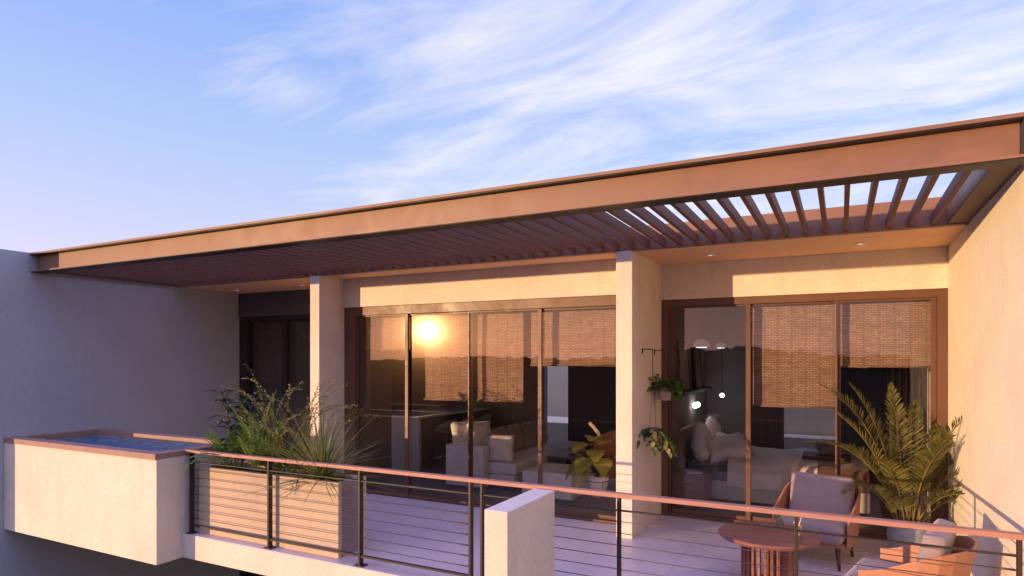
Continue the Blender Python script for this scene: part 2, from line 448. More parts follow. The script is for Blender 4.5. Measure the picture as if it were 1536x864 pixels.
# downlights in the soffit
dl = None
for x, y in ((-1.368, 7.72), (.182, 7.70), (-9.60, 7.83), (-7.95, 7.76)):
    m = MB().lathe([(.05, 0), (.05, -.006), (.036, -.008), (.034, -.001)], (x, y, ZS-.001), 20)
    o = sub(hp(m, 'downlight', 'pot_white', smooth=False), H)
    MB().lathe([(.0, -.0025), (.033, -.0025)], (x, y, ZS-.001), 16).build('lens', 'downlight_lens', o)
# interior shell
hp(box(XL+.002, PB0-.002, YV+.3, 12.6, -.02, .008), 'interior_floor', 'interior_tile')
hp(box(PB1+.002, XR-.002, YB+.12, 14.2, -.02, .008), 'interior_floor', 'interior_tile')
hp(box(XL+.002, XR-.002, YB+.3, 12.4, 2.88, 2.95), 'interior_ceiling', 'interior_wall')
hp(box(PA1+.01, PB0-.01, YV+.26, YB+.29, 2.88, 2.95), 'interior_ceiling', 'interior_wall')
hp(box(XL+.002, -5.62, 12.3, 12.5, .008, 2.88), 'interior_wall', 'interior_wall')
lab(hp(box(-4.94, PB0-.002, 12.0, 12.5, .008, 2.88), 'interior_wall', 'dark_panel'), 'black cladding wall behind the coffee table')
lab(hp(box(-7.6, -2.3, 15.6, 15.8, -.02, 3.2), 'interior_wall', 'far_wall'), 'pale wall seen through the living room opening')
hp(box(-7.6, PB0-.002, 12.6, 15.6, -.02, .006), 'interior_floor', 'interior_tile')
hp(box(-7.0, -5.3, 13.6, 15.0, .006, .55), 'stair_block', 'far_stone', bevel=.01)
# bedroom walls
lab(hp(box(PB1-.002, PB1+.012, YB+.27, 11.38, .008, 2.88), 'interior_wall', 'interior_wall'), 'bedroom wall behind the headboard')
lab(hp(box(PB1+.015, -1.375, 11.4, 11.55, .008, 2.88), 'interior_wall', 'interior_grey'), 'grey bedroom wall behind the pendant lamp')
hp(box(-1.374, -.85, 11.35, 11.55, .008, 2.88), 'wardrobe_panel', 'dark_wood')
hp(box(-.85, -.06, 11.4, 11.55, 2.3, 2.88), 'interior_wall', 'interior_grey')
lab(hp(box(-.06, XR-.002, 11.4, 11.55, .008, 2.88), 'interior_wall', 'navy_wall'), 'navy bedroom wall behind the palm')
lab(hp(box(-3.0, XR-.002, 14.0, 14.2, -.02, 3.0), 'interior_wall', 'far_wall'), 'grey wall seen through the bedroom doorway')
hp(box(-1.1, .9, 13.4, 13.95, .008, .52), 'stone_ledge', 'far_stone', bevel=.01)
hp(box(XR-.014, XR-.002, YB+.3, 11.38, .008, 2.88), 'interior_wall', 'plaster_cream')
# lower storey
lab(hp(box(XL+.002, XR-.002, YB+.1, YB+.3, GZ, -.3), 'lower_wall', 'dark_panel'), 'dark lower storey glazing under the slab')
hp(box(XL+.002, XL+.12, YB+.02, YB+.098, GZ, -.3), 'door_frame', 'frame_dark')

# sliding doors: fixed frame as the part, leaves and panes as its pieces
def frame_rect(m, x0, x1, y0, y1, z0, z1, wl, wr, wt, wb):
    m.box(x0, x0+wl, y0, y1, z0, z1); m.box(x1-wr, x1, y0, y1, z0, z1)
    if wt: m.box(x0+wl, x1-wr, y0, y1, z1-wt, z1)
    if wb: m.box(x0+wl, x1-wr, y0, y1, z0, z0+wb)
    return m
def sliding_door(xs, y, z0, ztop, zin, jl, jr, mat, gl='door_glass', mw=.05, stag=True):
    m = frame_rect(MB(), xs[0], xs[-1], y, y+.14, z0, ztop, jl, jr, ztop-zin, .03)
    d = sub(m.build('sliding_door', mat, H, bevel=.004), H)
    inner = [xs[0]+jl]+list(xs[1:-1])+[xs[-1]-jr]
    for i in range(len(inner)-1):
        a, b = inner[i], inner[i+1]
        yy = y+.03+(.035 if (stag and i % 2) else 0)
        la = .012 if i == 0 else mw/2; lb = .012 if i == len(inner)-2 else mw/2
        x0 = a+.001 if i == 0 else a-mw/2*.0
        f = frame_rect(MB(), a+.001, b-.001+(mw if i < len(inner)-2 else 0), yy, yy+.032, z0+.031, zin-.001, .022 if i else .03, mw, .022, .05)
        f.build('door_leaf', mat, d, bevel=.003)
        gq = MB(); gx0, gx1 = a+.02, b+(0 if i < len(inner)-2 else -.03)
        gq.face([(gx0, yy+.016, z0+.07), (gx1, yy+.016, z0+.07), (gx1, yy+.016, zin-.02), (gx0, yy+.016, zin-.02)])
        gq.plain_build('glass_pane', gl, d)
    return d
lab(sliding_door([PA1+.003, -5.69, -4.615, -3.535, PB0-.003], YV+.03, 0.002, 2.829, 2.70, .22, .03, 'frame_bronze'), 'four leaf sliding door of the living room')
lab(sliding_door([PB1+.003, -1.052, -.062, XR-.003], YB+.02, 0.002, 2.811, 2.72, .09, .095, 'frame_bronze', mw=.055), 'three leaf sliding door of the bedroom')
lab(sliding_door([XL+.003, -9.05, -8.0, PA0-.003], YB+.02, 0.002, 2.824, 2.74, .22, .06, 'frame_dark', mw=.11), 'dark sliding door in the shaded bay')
# partition just inside the living room
lab(hp(box(PA1+.0, PA1+.06, YV+.32, 8.62, .008, 2.87), 'interior_wall', 'interior_wall'), 'short partition inside the living room door')

# ------------------------------------------------------------------ woven blinds
def blind(x0, x1, y, z0, z1, label, mat='wicker', seed=0):
    rnd = random.Random(seed)
    t = thing('woven_blind', label, 'blind', ((x0+x1)/2, y, z0), group='woven roller blinds behind the glass')
    m = MB(); n = 14; k = 10
    P = []
    for j in range(k+1):
        row = []
        for i in range(n+1):
            u = i/n; v = j/k
            row.append((x0+(x1-x0)*u, y+.006*math.sin(u*7+seed)*(1-v)+.004*math.sin(v*9+u*3), z0+(z1-z0)*v+(rnd.uniform(-.006, .006) if j == 0 else 0)))
        P.append(row)
    for j in range(k):
        for i in range(n):
            m.face([P[j][i], P[j][i+1], P[j+1][i+1], P[j+1][i]])
    m.build('woven_sheet', mat, t, smooth=True)
    MB().tube([(x0-.005, y-.012, z0+.012), (x1+.005, y-.012, z0+.012)], .011, 8).build('bottom_bar', mat, t, smooth=True)
    MB().tube([(x0-.01, y+.01, z1+.02), (x1+.01, y+.01, z1+.02)], .03, 10).build('roller', 'mid_wood', t, smooth=True)
yb = 7.78
blind(-6.62, -5.76, yb, 2.17, 2.80, 'short woven blind in the leftmost glass leaf of the living room', seed=1)
blind(-5.50, -4.68, yb, 1.43, 2.80, 'long woven blind behind the sun glare in the living room', seed=2)
blind(-4.585, -3.86, yb, 1.44, 2.80, 'long woven blind in the third glass leaf, right of the sun glare', seed=3)
blind(-3.74, -2.42, yb, 1.945, 2.80, 'short woven blind in the living room beside the right pier', seed=4)
blind(-.99, -.065, YB+.22, 1.44, 2.78, 'long woven blind in the middle glass leaf of the bedroom', seed=5)
blind(-.02, .925, YB+.22, 1.94, 2.78, 'short woven blind above the palm in the bedroom', seed=6)
blind(-9.86, -9.05, YB+.22, 1.55, 2.80, 'shaded woven blind nearest the shaded side wall', 'wicker_shade', 7)
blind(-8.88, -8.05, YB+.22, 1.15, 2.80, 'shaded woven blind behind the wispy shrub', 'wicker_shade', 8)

# ------------------------------------------------------------------ pergola
Pg = thing('pergola', 'brown steel pergola with a long front beam and many timber slats over the terrace', 'pergola', (-4.5, 4.9, 3.27))
m = MB()
m.box(XL+.003, XR-.003, 4.81, 5.0, 3.262, 3.280); m.box(XL+.003, XR-.003, 4.81, 5.0, 3.506, 3.532)
m.build('flange', 'beam_brown', Pg, bevel=.002)
box(XL+.003, .972, 4.898, 4.914, 3.2802, 3.5058).build('beam_web', 'beam_brown', Pg)
box(XL+.004, .97, 4.822, 4.8975, 3.4985, 3.5058).build('shade_strip', 'black_iron', Pg)  # black strip added to draw the shade line under the top flange
box(XL+.004, XR-.004, 4.822, 5.0, 3.2575, 3.2618).build('shade_strip', 'black_iron', Pg)  # black strip added as the shade line below the beam
box(XL+.003, XR-.003, YC+.002, YC+.08, ZS+.001, 3.535).build('back_beam', 'beam_brown', Pg, bevel=.003)
box(.86, XR-.003, 5.001, YC, 3.2805, 3.295).build('side_panel', 'dark_wood', Pg)
box(.86, .874, 5.002, YC, 3.2955, 3.53).build('side_beam', 'beam_brown', Pg)
box(.976, .99, 4.83, 4.998, 3.281, 3.505).build('shade_plate', 'frame_dark', Pg)  # dark sheet standing in for the shaded recess at the beam end
box(XL+.003, XL+.05, 5.001, YC, 3.2805, 3.53).build('side_panel', 'dark_wood', Pg)
x = .751; k = 0
while x > XL+.12:
    rnd = random.Random(k)
    MB().box(x-.0185, x+.0185, 5.001, YC, 3.286, 3.380).build('slat', 'slat_wood', Pg, bevel=.002, seg=1)
    x -= .178; k += 1

# ------------------------------------------------------------------ plunge pool
Pl = thing('plunge_pool', 'raised plunge pool with cream sides and brown stone rim against the shaded side wall', 'pool', (-8.5, 5.1, -.28))
PX0, PX1, PY0, PY1 = XL+.004, -6.84, 4.5, 5.78
m = MB()
m.box(PX0, PX1, PY0, PY0+.14, -.28, .90); m.box(PX0, PX1, PY1-.14, PY1, -.28, .90)
m.box(PX0, PX0+.14, PY0+.14, PY1-.14, -.28, .90); m.box(PX1-.14, PX1, PY0+.14, PY1-.14, -.28, .90)
m.box(PX0+.14, PX1-.14, PY0+.14, PY1-.14, -.28, -.1)
m.build('basin', 'plaster_cream', Pl)
m = MB(); z0, z1 = .9005, .966
m.box(PX0, PX1-.012+.0, PY0-.008, PY0+.16, z0, z1); m.box(PX0, PX1-.012, PY1-.16, PY1+.008, z0, z1)
m.box(PX0, PX0+.16, PY0+.16, PY1-.16, z0, z1); m.box(PX1-.172, PX1-.012, PY0+.16, PY1-.16, z0, z1)
m.build('rim', 'coping_stone', Pl)
m = MB(); m.face([(PX0+.15, PY0+.15, .885), (PX1-.15, PY0+.15, .885), (PX1-.15, PY1-.15, .885), (PX0+.15, PY1-.15, .885)])
m.plain_build('water', 'pool_water', Pl)

# ------------------------------------------------------------------ free wall end in front of the terrace
box(PB0, PB1, 3.98, YS-.004, GZ, .957).build('fin_wall', 'plaster_cream', None, bevel=.006)
o = bpy.data.objects['fin_wall']; set_tags(o, 'cream rendered fin wall standing in front of the railing', 'wall')

# ------------------------------------------------------------------ railing
Rl = thing('balcony_railing', 'terrace railing with reddish wooden handrail, dark steel posts and thin horizontal wires', 'railing', (-2.9, 4.88, 0))
X0, X1 = -6.83, XR-.003
box(X0, X1, 4.842, 4.914, .944, .978).build('handrail', 'rail_wood', Rl, bevel=.004)
posts = [-6.757, -5.475, -4.215, -2.945, -2.825, -1.57, -.28, .967]
for i, px in enumerate(posts):
    m = MB(); m.box(px-.011, px+.011, 4.852, 4.908, .012, .9435)
    p = sub(m.build('post', 'rail_steel', Rl, bevel=.002), Rl)
    if i != 4:
        box(px-.055, px+.055, 4.835, 4.925, 0.0005, .012).build('base_plate', 'rail_steel', p, bevel=.002)
for (a, b) in ((X0+.08, -2.945), (-2.825, X1-.06)):
    box(a, b, 4.862, 4.898, .834, .843).build('mid_bar', 'rail_steel', Rl)
    box(a, b, 4.862, 4.898, .088, .106).build('bottom_bar', 'rail_steel', Rl)
    for z in (.750, .656, .561, .466, .370, .275, .180):
        MB().tube([(a, 4.88, z), (b, 4.88, z)], .0033, 6).tube([(a+.02, 4.88, z), (a+.11, 4.88, z)], .0075, 8).tube([(b-.11, 4.88, z), (b-.02, 4.88, z)], .0075, 8).build('wire', 'wire_steel', Rl, smooth=True)

# ------------------------------------------------------------------ planter and plants
Pb = thing('planter_box', 'long beige concrete planter standing behind the railing beside the pool', 'planter', (-5.65, 5.3, 0))
m = MB(); a0, a1, b0, b1 = -6.72, -4.565, 4.945, 5.375
m.box(a0, a1, b0, b0+.05, 0.001, .772); m.box(a0, a1, b1-.05, b1, 0.001, .772); m.box(a0, a0+.05, b0+.05, b1-.05, 0.001, .772)
m.build('trough', 'planter_concrete', Pb)
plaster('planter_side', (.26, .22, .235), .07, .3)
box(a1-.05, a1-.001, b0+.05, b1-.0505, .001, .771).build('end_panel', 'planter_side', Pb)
m = MB(); n = 10
for i in range(n):
    for j in range(4):
        def sp(i, j): 
            r = random.Random(i*31+j); return (a0+.052+(a1-a0-.104)*i/n, b0+.052+(b1-b0-.104)*j/4, .72+r.uniform(-.015, .03))
        m.face([sp(i, j), sp(i+1, j), sp(i+1, j+1), sp(i, j+1)])
m.plain_build('soil', 'soil', Pb)

def curve_pts(p0, az, e0, e1, length, n=14, sway=0, power=1.0):
    """points of a stem that starts at elevation e0 and bends to e1"""
    p = Vector(p0); out = [p.copy()]; 
    for i in range(n):
        t = ((i+.5)/n)**power; e = e0+(e1-e0)*t; a = az+sway*t
        p = p+Vector((math.cos(e)*math.cos(a), math.cos(e)*math.sin(a), math.sin(e)))*(length/n); out.append(p.copy())
    return out
def at(pts, t):
    f = t*(len(pts)-1); i = min(int(f), len(pts)-2); return pts[i].lerp(pts[i+1], f-i), (pts[i+1]-pts[i]).normalized()
def leaflet(m, p, d, side, ln, wd, droop, twist=0):
    """pointed leaflet with a mid fold: two quads + tip"""
    d = d.normalized(); nrm = side.normalized()
    a = p+d*ln*.35+Vector((0, 0, -droop*ln*.10)); tip = p+d*ln+Vector((0, 0, -droop*ln*.45)); b = p+d*ln*.72+Vector((0, 0, -droop*ln*.24))
    w = nrm*wd/2; up = d.cross(nrm)*wd*.18
    i = len(m.v)
    m.v += [tuple(p), tuple(a+w+up), tuple(a), tuple(a-w+up), tuple(b+w*.75+up*.7), tuple(b), tuple(b-w*.75+up*.7), tuple(tip)]
    m.f += [(i, i+1, i+2), (i, i+2, i+3), (i+1, i+4, i+5, i+2), (i+2, i+5, i+6, i+3), (i+4, i+7, i+5), (i+5, i+7, i+6)]
def pinnate(stem, leaf, pts, n, ln, wd, t0=.25, droop=.5, ang=55, r0=.006, prof=None, rnd=random, vee=.3):
    stem.tube(pts, [r0*(1-.85*i/(len(pts)-1)) for i in range(len(pts))], 4, False)
    for i in range(n):
        t = t0+(1-t0)*(i+.3)/n; t = min(t, .995)
        p, d = at(pts, t)
        s = d.cross(Vector((0, 0, 1)));
        if s.length < 1e-3: s = Vector((1, 0, 0))
        s.normalize(); u = s.cross(d).normalized()
        q = (t-t0)/(1-t0)
        l = ln*(prof(q) if prof else (math.sin(PI*min(1, .18+.82*q))**.6*(1-.35*q)))
        for sg in (1, -1):
            an = R(ang*(1-.45*q)+rnd.uniform(-7, 7))
            dd = d*math.cos(an)+s*sg*math.sin(an)+u*vee*rnd.uniform(.6, 1.2)
            leaflet(leaf, p, dd, d.cross(dd).cross(dd)*1.0 if False else (dd.cross(u)).normalized(), l*rnd.uniform(.88, 1.08), wd*(.7+.3*l/ln), droop*rnd.uniform(.5, 1.4))

# Boston fern on the left of the planter
def fern(loc, n, ln, label, seed, lm='fern_leaf', spread=(0, 2*PI), hi0=40, hi1=88, bend=(40, 95), leaf=.062):
    rnd = random.Random(seed)
    t = thing('fern', label, 'plant', loc)
    st, lf = MB(), MB()
    for i in range(n):
        az = spread[0]+(spread[1]-spread[0])*((i+rnd.uniform(.1, .9))/n)
        L0 = ln*rnd.uniform(.6, 1.1); hi = rnd.uniform(hi0, hi1)
        pts = curve_pts((loc[0]+rnd.uniform(-.10, .10), loc[1]+rnd.uniform(-.06, .06), loc[2]), az, R(hi), R(hi-rnd.uniform(*bend)), L0, 14, rnd.uniform(-.4, .4), 1.3)
        pinnate(st, lf, pts, 26, leaf, .020, .22, .25, 74, .004, rnd=rnd, vee=.12, prof=lambda q: (1-q)**.7*min(1, .5+2.5*q))
    st.plain_build('stems', 'fern_leaf', t); lf.plain_build('fronds', lm, t)
fern((-6.42, 5.13, .735), 26, .82, 'green fern with feathery fronds at the pool end of the planter', 3, leaf=.085)
fern((-5.95, 5.12, .735), 18, .92, 'upright lime fern beside the middle railing bay of the planter', 11, hi0=58, hi1=92, bend=(15, 60), leaf=.10)
fern((-5.55, 5.20, .735), 22, .62, 'low dark fern between the wispy shrub and the spiky grass', 17, hi0=35, hi1=85)

def wispy(loc, n, ln, label, seed):
    rnd = random.Random(seed); t = thing('wispy_shrub', label, 'shrub', loc); st, lf = MB(), MB()
    for i in range(n):
        az = rnd.uniform(0, 2*PI); hi = rnd.uniform(66, 89)
        pts = curve_pts((loc[0]+rnd.uniform(-.12, .12), loc[1]+rnd.uniform(-.08, .08), loc[2]), az, R(hi), R(hi-rnd.uniform(25, 110)), ln*rnd.uniform(.6, 1.1), 14, rnd.uniform(-.8, .8), 1.6)
        st.tube(pts, [.004*(1-.8*j/14)+.0008 for j in range(15)], 4, False)
        for j in range(60):
            tt = .15+.84*j/60; p, d = at(pts, tt)
            a = rnd.uniform(0, 2*PI); s = d.cross(Vector((math.cos(a), math.sin(a), .3))).normalized()
            leaflet(lf, p, s+d*.7, s.cross(d), rnd.uniform(.024, .046)*(1.15-.4*tt), .015, .3)
    st.plain_build('stems', 'branch_wood', t); lf.plain_build('leaves', 'wispy_leaf', t)
wispy((-5.70, 5.20, .73), 26, 1.36, 'tall wispy shrub with thin arching twigs in the middle of the planter', 5)
wispy((-5.36, 5.24, .73), 16, 1.26, 'smaller wispy shrub leaning against the left pier behind the planter', 8)

def broad(loc, n, ht, label, seed, mat='dark_leaf', leaf=(.26, .09)):
    rnd = random.Random(seed); t = thing('leafy_plant', label, 'plant', loc); st, lf = MB(), MB()
    for k in range(3):
        b = Vector((loc[0]+rnd.uniform(-.14, .14), loc[1]+rnd.uniform(-.08, .08), loc[2]))
        pts = curve_pts(b, rnd.uniform(0, 6), R(86), R(74), ht*rnd.uniform(.75, 1), 8)
        st.tube(pts, .008, 5)
        for i in range(n):
            tt = .2+.8*i/n; p, d = at(pts, tt); az = i*2.4+rnd.uniform(-.4, .4); e = R(rnd.uniform(5, 50)*(.3+tt))
            q = curve_pts(p, az, e+.3, e-1.1, leaf[0]*rnd.uniform(.8, 1.2), 5)
            s = Vector((-math.sin(az), math.cos(az), 0)); w = [.25, .8, 1, .8, .45, .02]
            i0 = len(lf.v)
            for j, c in enumerate(q):
                lf.v += [tuple(c+s*leaf[1]/2*w[j]+Vector((0, 0, .012*w[j]))), tuple(c), tuple(c-s*leaf[1]/2*w[j]+Vector((0, 0, .012*w[j])))]
            for j in range(5):
                lf.f += [(i0+j*3, i0+j*3+3, i0+j*3+4, i0+j*3+1), (i0+j*3+1, i0+j*3+4, i0+j*3+5, i0+j*3+2)]
    st.plain_build('stems', 'branch_wood', t); lf.plain_build('leaves', mat, t)
broad((-6.42, 5.26, .73), 22, 1.08, 'dark broad leaved plant in shade at the back of the planter', 21)

def spiky(loc, n, ln, label, seed):
    rnd = random.Random(seed); t = thing('spiky_grass', label, 'plant', loc); lf = MB()
    for i in range(n):
        az = rnd.uniform(0, 2*PI); hi = 88-96*(rnd.random()**.8)
        pts = curve_pts((loc[0]+rnd.uniform(-.03, .03), loc[1]+rnd.uniform(-.03, .03), loc[2]+.02), az, R(hi), R(hi-rnd.uniform(2, 34)), ln*rnd.uniform(.62, 1.08), 6, rnd.uniform(-.15, .15))
        s = Vector((-math.sin(az), math.cos(az), rnd.uniform(-.4, .4))).normalized(); w = .0135*rnd.uniform(.7, 1.1)
        i0 = len(lf.v); W = [.8, 1, .95, .8, .6, .35, .03]
        for j, c in enumerate(pts): lf.v += [tuple(c+s*w/2*W[j]), tuple(c-s*w/2*W[j])]
        for j in range(6): lf.f.append((i0+2*j, i0+2*j+2, i0+2*j+3, i0+2*j+1))
    lf.plain_build('blades', 'blade_leaf', t)
spiky((-4.97, 5.14, .735), 300, .90, 'spiky grass tuft with stiff blades at the right end of the planter', 4)

# ------------------------------------------------------------------ terrace furniture
def round_table(loc):
    t = thing('round_table', 'round dark wooden coffee table with slatted drum base on the terrace', 'table', loc, R(20), world=False)
    MB().lathe([(.0, .425), (.395, .425), (.418, .435), (.43, .452), (.43, .462), (.422, .472), (.0, .472)], n=64).build('tabletop', 'table_wood', t, smooth=False)
    n = 26
    for i in range(n):
        a = 2*PI*i/n
        if not R(110) < a < R(285): continue
        mt = Matrix.Rotation(a, 4, 'Z'); MB().box(.20, .232, -.012, .012, .02, .4245, mt).build('slat', 'table_wood', t, bevel=.003, seg=1)
    MB().lathe([(.125, .021), (.125, .4246)], (.095, -.045, 0), n=40).build('drum', 'table_wood', t, smooth=False)
    MB().lathe([(.236, .001), (.24, .006), (.24, .018), (.236, .0198)], n=48).build('base_ring', 'table_wood', t)
    return t
round_table((-.585, 6.15, 0))

def armchair(label, loc, rz):
    t = thing('armchair', label, 'chair', loc, rz, 'wooden shell armchairs on the terrace', world=False)
    # bent shell around back and sides, facing local -Y
    path = []
    for i in range(7): path.append((-.35, -.21+.047*i*1.15, i/20))
    for i in range(1, 10):
        a = PI-(PI)*i/10; path.append((.35*math.cos(a) if abs(math.cos(a)) < .999 else -.35, .114+.235*math.sin(a)**.8, (6+i*.8)/20))
    for i in range(7): path.append((.35, .114-.047*i*1.15, (13.5+i)/20))
    m = MB(); th = .022; ring = []
    for k, (px, py, u) in enumerate(path):
        a = Vector(path[max(k-1, 0)][:2]); b = Vector(path[min(k+1, len(path)-1)][:2]); d = (b-a).normalized(); nn = Vector((d.y, -d.x))
        back = min(1, max(0, (py+.21)/.53)); back = back*back*(3-2*back)
        zt = .50+.225*back; zb = .20+.02*back
        lean = .055*back
        ox, oy = px, py
        for (ww, z) in ((-1, zb), (-1, zt), (1, zt), (1, zb)):
            ln = lean*(z-zb)/.5; m.v.append((ox*(1+.06*(z-.2))-nn.x*th/2*ww, oy+ln*2.0-nn.y*th/2*ww, z))
    K = len(path)
    for k in range(K-1):
        for j in range(4): m.f.append((k*4+j, k*4+(j+1) % 4, (k+1)*4+(j+1) % 4, (k+1)*4+j))
    m.f.append((0, 1, 2, 3)); m.f.append(((K-1)*4+3, (K-1)*4+2, (K-1)*4+1, (K-1)*4))
    m.build('wooden_shell', 'chair_wood', t, bevel=.005, smooth=False, seg=2)
    MB().box(-.325, .325, -.27, .30, .205, .245).build('seat_base', 'chair_wood', t, bevel=.008)
    s = MB().box(-.318, .318, -.335, .20, .2455, .42).build('seat_cushion', 'chair_fabric', t, bevel=.05, seg=4, smooth=True)
    mt = Matrix.Translation((0, .165, .41)) @ Matrix.Rotation(R(-13), 4, 'X')
    b = MB().box(-.305, .305, -.075, .075, -.02, .42, mt).build('back_cushion', 'chair_fabric', t, bevel=.055, seg=4, smooth=True)
    for sx, sy in ((-.27, -.25), (.27, -.25), (-.25, .26), (.25, .26)):
        MB().tube([(sx, sy, .2045), (sx*1.10, sy*1.14, 0)], [.024, .013], 10).build('leg', 'leg_wood', t, smooth=True)
    return t
A1 = armchair('armchair with mauve grey back cushion facing the camera beside the bedroom glass', (-.235, 7.22, 0), R(-14))
dup(A1, (.40, 5.60, 0), R(-104), 'armchair turned sideways behind the railing, its curved orange wooden shell towards the camera')

# drinks on the table
def drink(loc, label, kind):
    t = thing('cocktail_glass', label, 'glass', loc, 0, 'cocktail glasses on the round table', world=False)
    MB().lathe([(.028, .002), (.033, .0), (.036, .13), (.0345, .13), (.031, .012), (.0, .012)], n=24).build('tumbler', 'clear_glass', t, smooth=True)
    MB().lathe([(.0, .013), (.0305, .013), (.0335, .10), (.0, .10)], n=24).build('drink', 'drink_clear', t, smooth=False)
    MB().tube([(-.012, 0, .02), (.02 if kind else -.035, .0, .17), (.028 if kind else -.06, 0, .20)], .0035, 6).build('straw', 'straw_white', t, smooth=True)
    rnd = random.Random(kind)
    for i in range(4):
        a = i*1.7; m = MB().ball((.022*math.cos(a), .022*math.sin(a), .125+.014*i % .03), .016, 8, (1, 1, .7))
        m.build('garnish', 'blossom' if not kind or i % 2 == 0 else 'lemon', t, smooth=True)
    lf = MB()
    for i in range(7):
        a = rnd.uniform(0, 6.3); leaflet(lf, Vector((0, 0, .11)), Vector((math.cos(a), math.sin(a), .9)), Vector((-math.sin(a), math.cos(a), 0)), .05, .024, .2)
    lf.plain_build('mint_leaves', 'pot_leaf', t)
    if kind: MB().lathe([(0, -.004), (.024, -.004), (.024, .004), (0, .004)], (0, -.012, .06), 18).build('lemon_slice', 'lemon', t)
drink((-.505, 6.36, .472), 'cocktail glass with pale blossoms and a leaning straw on the round table', 0)
drink((-.335, 6.02, .472), 'cocktail glass with lemon and mint near the edge of the round table', 1)

# potted palm
def palm(loc):
    rnd = random.Random(12)
    t = thing('potted_palm', 'tall areca palm with golden lit fronds in a blue grey pot by the right wall', 'palm', loc)
    x, y, z = loc
    MB().lathe([(.11, .002), (.15, .03), (.178, .20), (.172, .31), (.165, .322), (.152, .312), (.152, .27), (0, .27)], loc, 32).build('pot', 'pot_blue', t, smooth=True)
    MB().lathe([(0, .282), (.150, .274)], loc, 20).build('soil', 'soil', t)
    # frond tips: azimuth, start elevation, end elevation, length
    F = [(152, 80, 18, 1.85), (180, 76, -14, 1.40), (112, 85, 46, 1.62), (70, 84, 30, 1.50), (20, 78, 18, 1.42), (-10, 72, -10, 1.20), (-60, 78, 20, 1.25),
         (200, 78, 30, 1.50), (238, 76, 0, 1.15), (290, 78, 22, 1.32), (40, 74, -5, 1.15), (132, 72, -8, 1.20), (-30, 82, 38, 1.46), (186, 66, -48, 1.05), (160, 84, 52, 1.60),
         (332, 70, -22, 1.0), (352, 62, -48, .92), (266, 64, -42, .85), (222, 64, -34, 1.0), (312, 64, -34, 1.0), (60, 80, 15, 1.35)]
    for i, (az, e0, e1, ln) in enumerate(F):
        a = R(az+rnd.uniform(-8, 8)); st, lf = MB(), MB()
        b = (x+.07*math.cos(a)+rnd.uniform(-.02, .02), y+.07*math.sin(a)+rnd.uniform(-.02, .02), z+.28)
        pts = curve_pts(b, a, R(e0), R(e1), ln, 18, rnd.uniform(-.2, .2), 1.7)
        pinnate(st, lf, pts, 44, .25, .017, .33, .5, 50, .009, rnd=rnd, vee=.4)
        fr = st.plain_build('frond', 'palm_stem', t, smooth=True)
        sub(fr, t); lf.plain_build('leaflets', 'palm_leaf', fr)
    cs = MB()
    for i in range(26):
        a = rnd.uniform(0, 6.3); r = rnd.uniform(.02, .12)
        pts = curve_pts((x+r*math.cos(a), y+r*math.sin(a), z+.28), a, R(88), R(80), rnd.uniform(.3, .62), 4)
        cs.tube(pts, [.009, .008, .006, .005, .003], 5)
    cs.plain_build('stems', 'palm_stem', t, smooth=True)
palm((.60, 7.72, 0))

# hanging plants on the right pier
def bracket(t, y, z, drop):
    x = PB1
    m = MB(); m.box(x+.001, x+.012, y-.012, y+.012, z-.05, z+.012); m.tube([(x+.011, y, z), (x+.13, y, z)], .006, 8); m.tube([(x+.125, y, z+.003), (x+.13, y, z-drop)], .0045, 8)
    m.build('wall_bracket', 'black_iron', t)
def hang_pot():
    y, z = 7.95, 2.15
    t = thing('hanging_planter', 'clay pot with leafy green plant hanging beside the bedroom door frame', 'planter', (PB1, y, 1.5), group='hanging planters on the right pier')
    bracket(t, y, z, .1)
    c = (PB1+.13, y, 1.52)
    m = MB()
    for a in (0, 2.1, 4.2): m.tube([(c[0], c[1], z-.1), (c[0]+.085*math.cos(a), c[1]+.085*math.sin(a), c[2]+.16)], .0025, 5)
    m.build('cords', 'black_iron', t)
    MB().lathe([(.06, 0), (.075, .01), (.095, .17), (.087, .17), (.07, .12), (0, .12)], c, 28).build('pot', 'pot_clay', t, smooth=True)
    rnd = random.Random(2); st, lf = MB(), MB()
    for i in range(34):
        az = rnd.uniform(0, 6.3); pts = curve_pts((c[0], c[1], c[2]+.13), az, R(rnd.uniform(20, 85)), R(rnd.uniform(-70, 20)), rnd.uniform(.15, .36), 6)
        st.tube(pts, .0025, 4, False)
        for tt in (.55, .8, 1):
            p, d = at(pts, tt*.99); a = az+rnd.uniform(-1, 1)
            leaflet(lf, p, Vector((math.cos(a), math.sin(a), rnd.uniform(-.7, .2))), Vector((-math.sin(a), math.cos(a), 0)), rnd.uniform(.07, .11), .075, .4)
    st.plain_build('stems', 'pot_leaf', t); lf.plain_build('leaves', 'pot_leaf', t)
hang_pot()
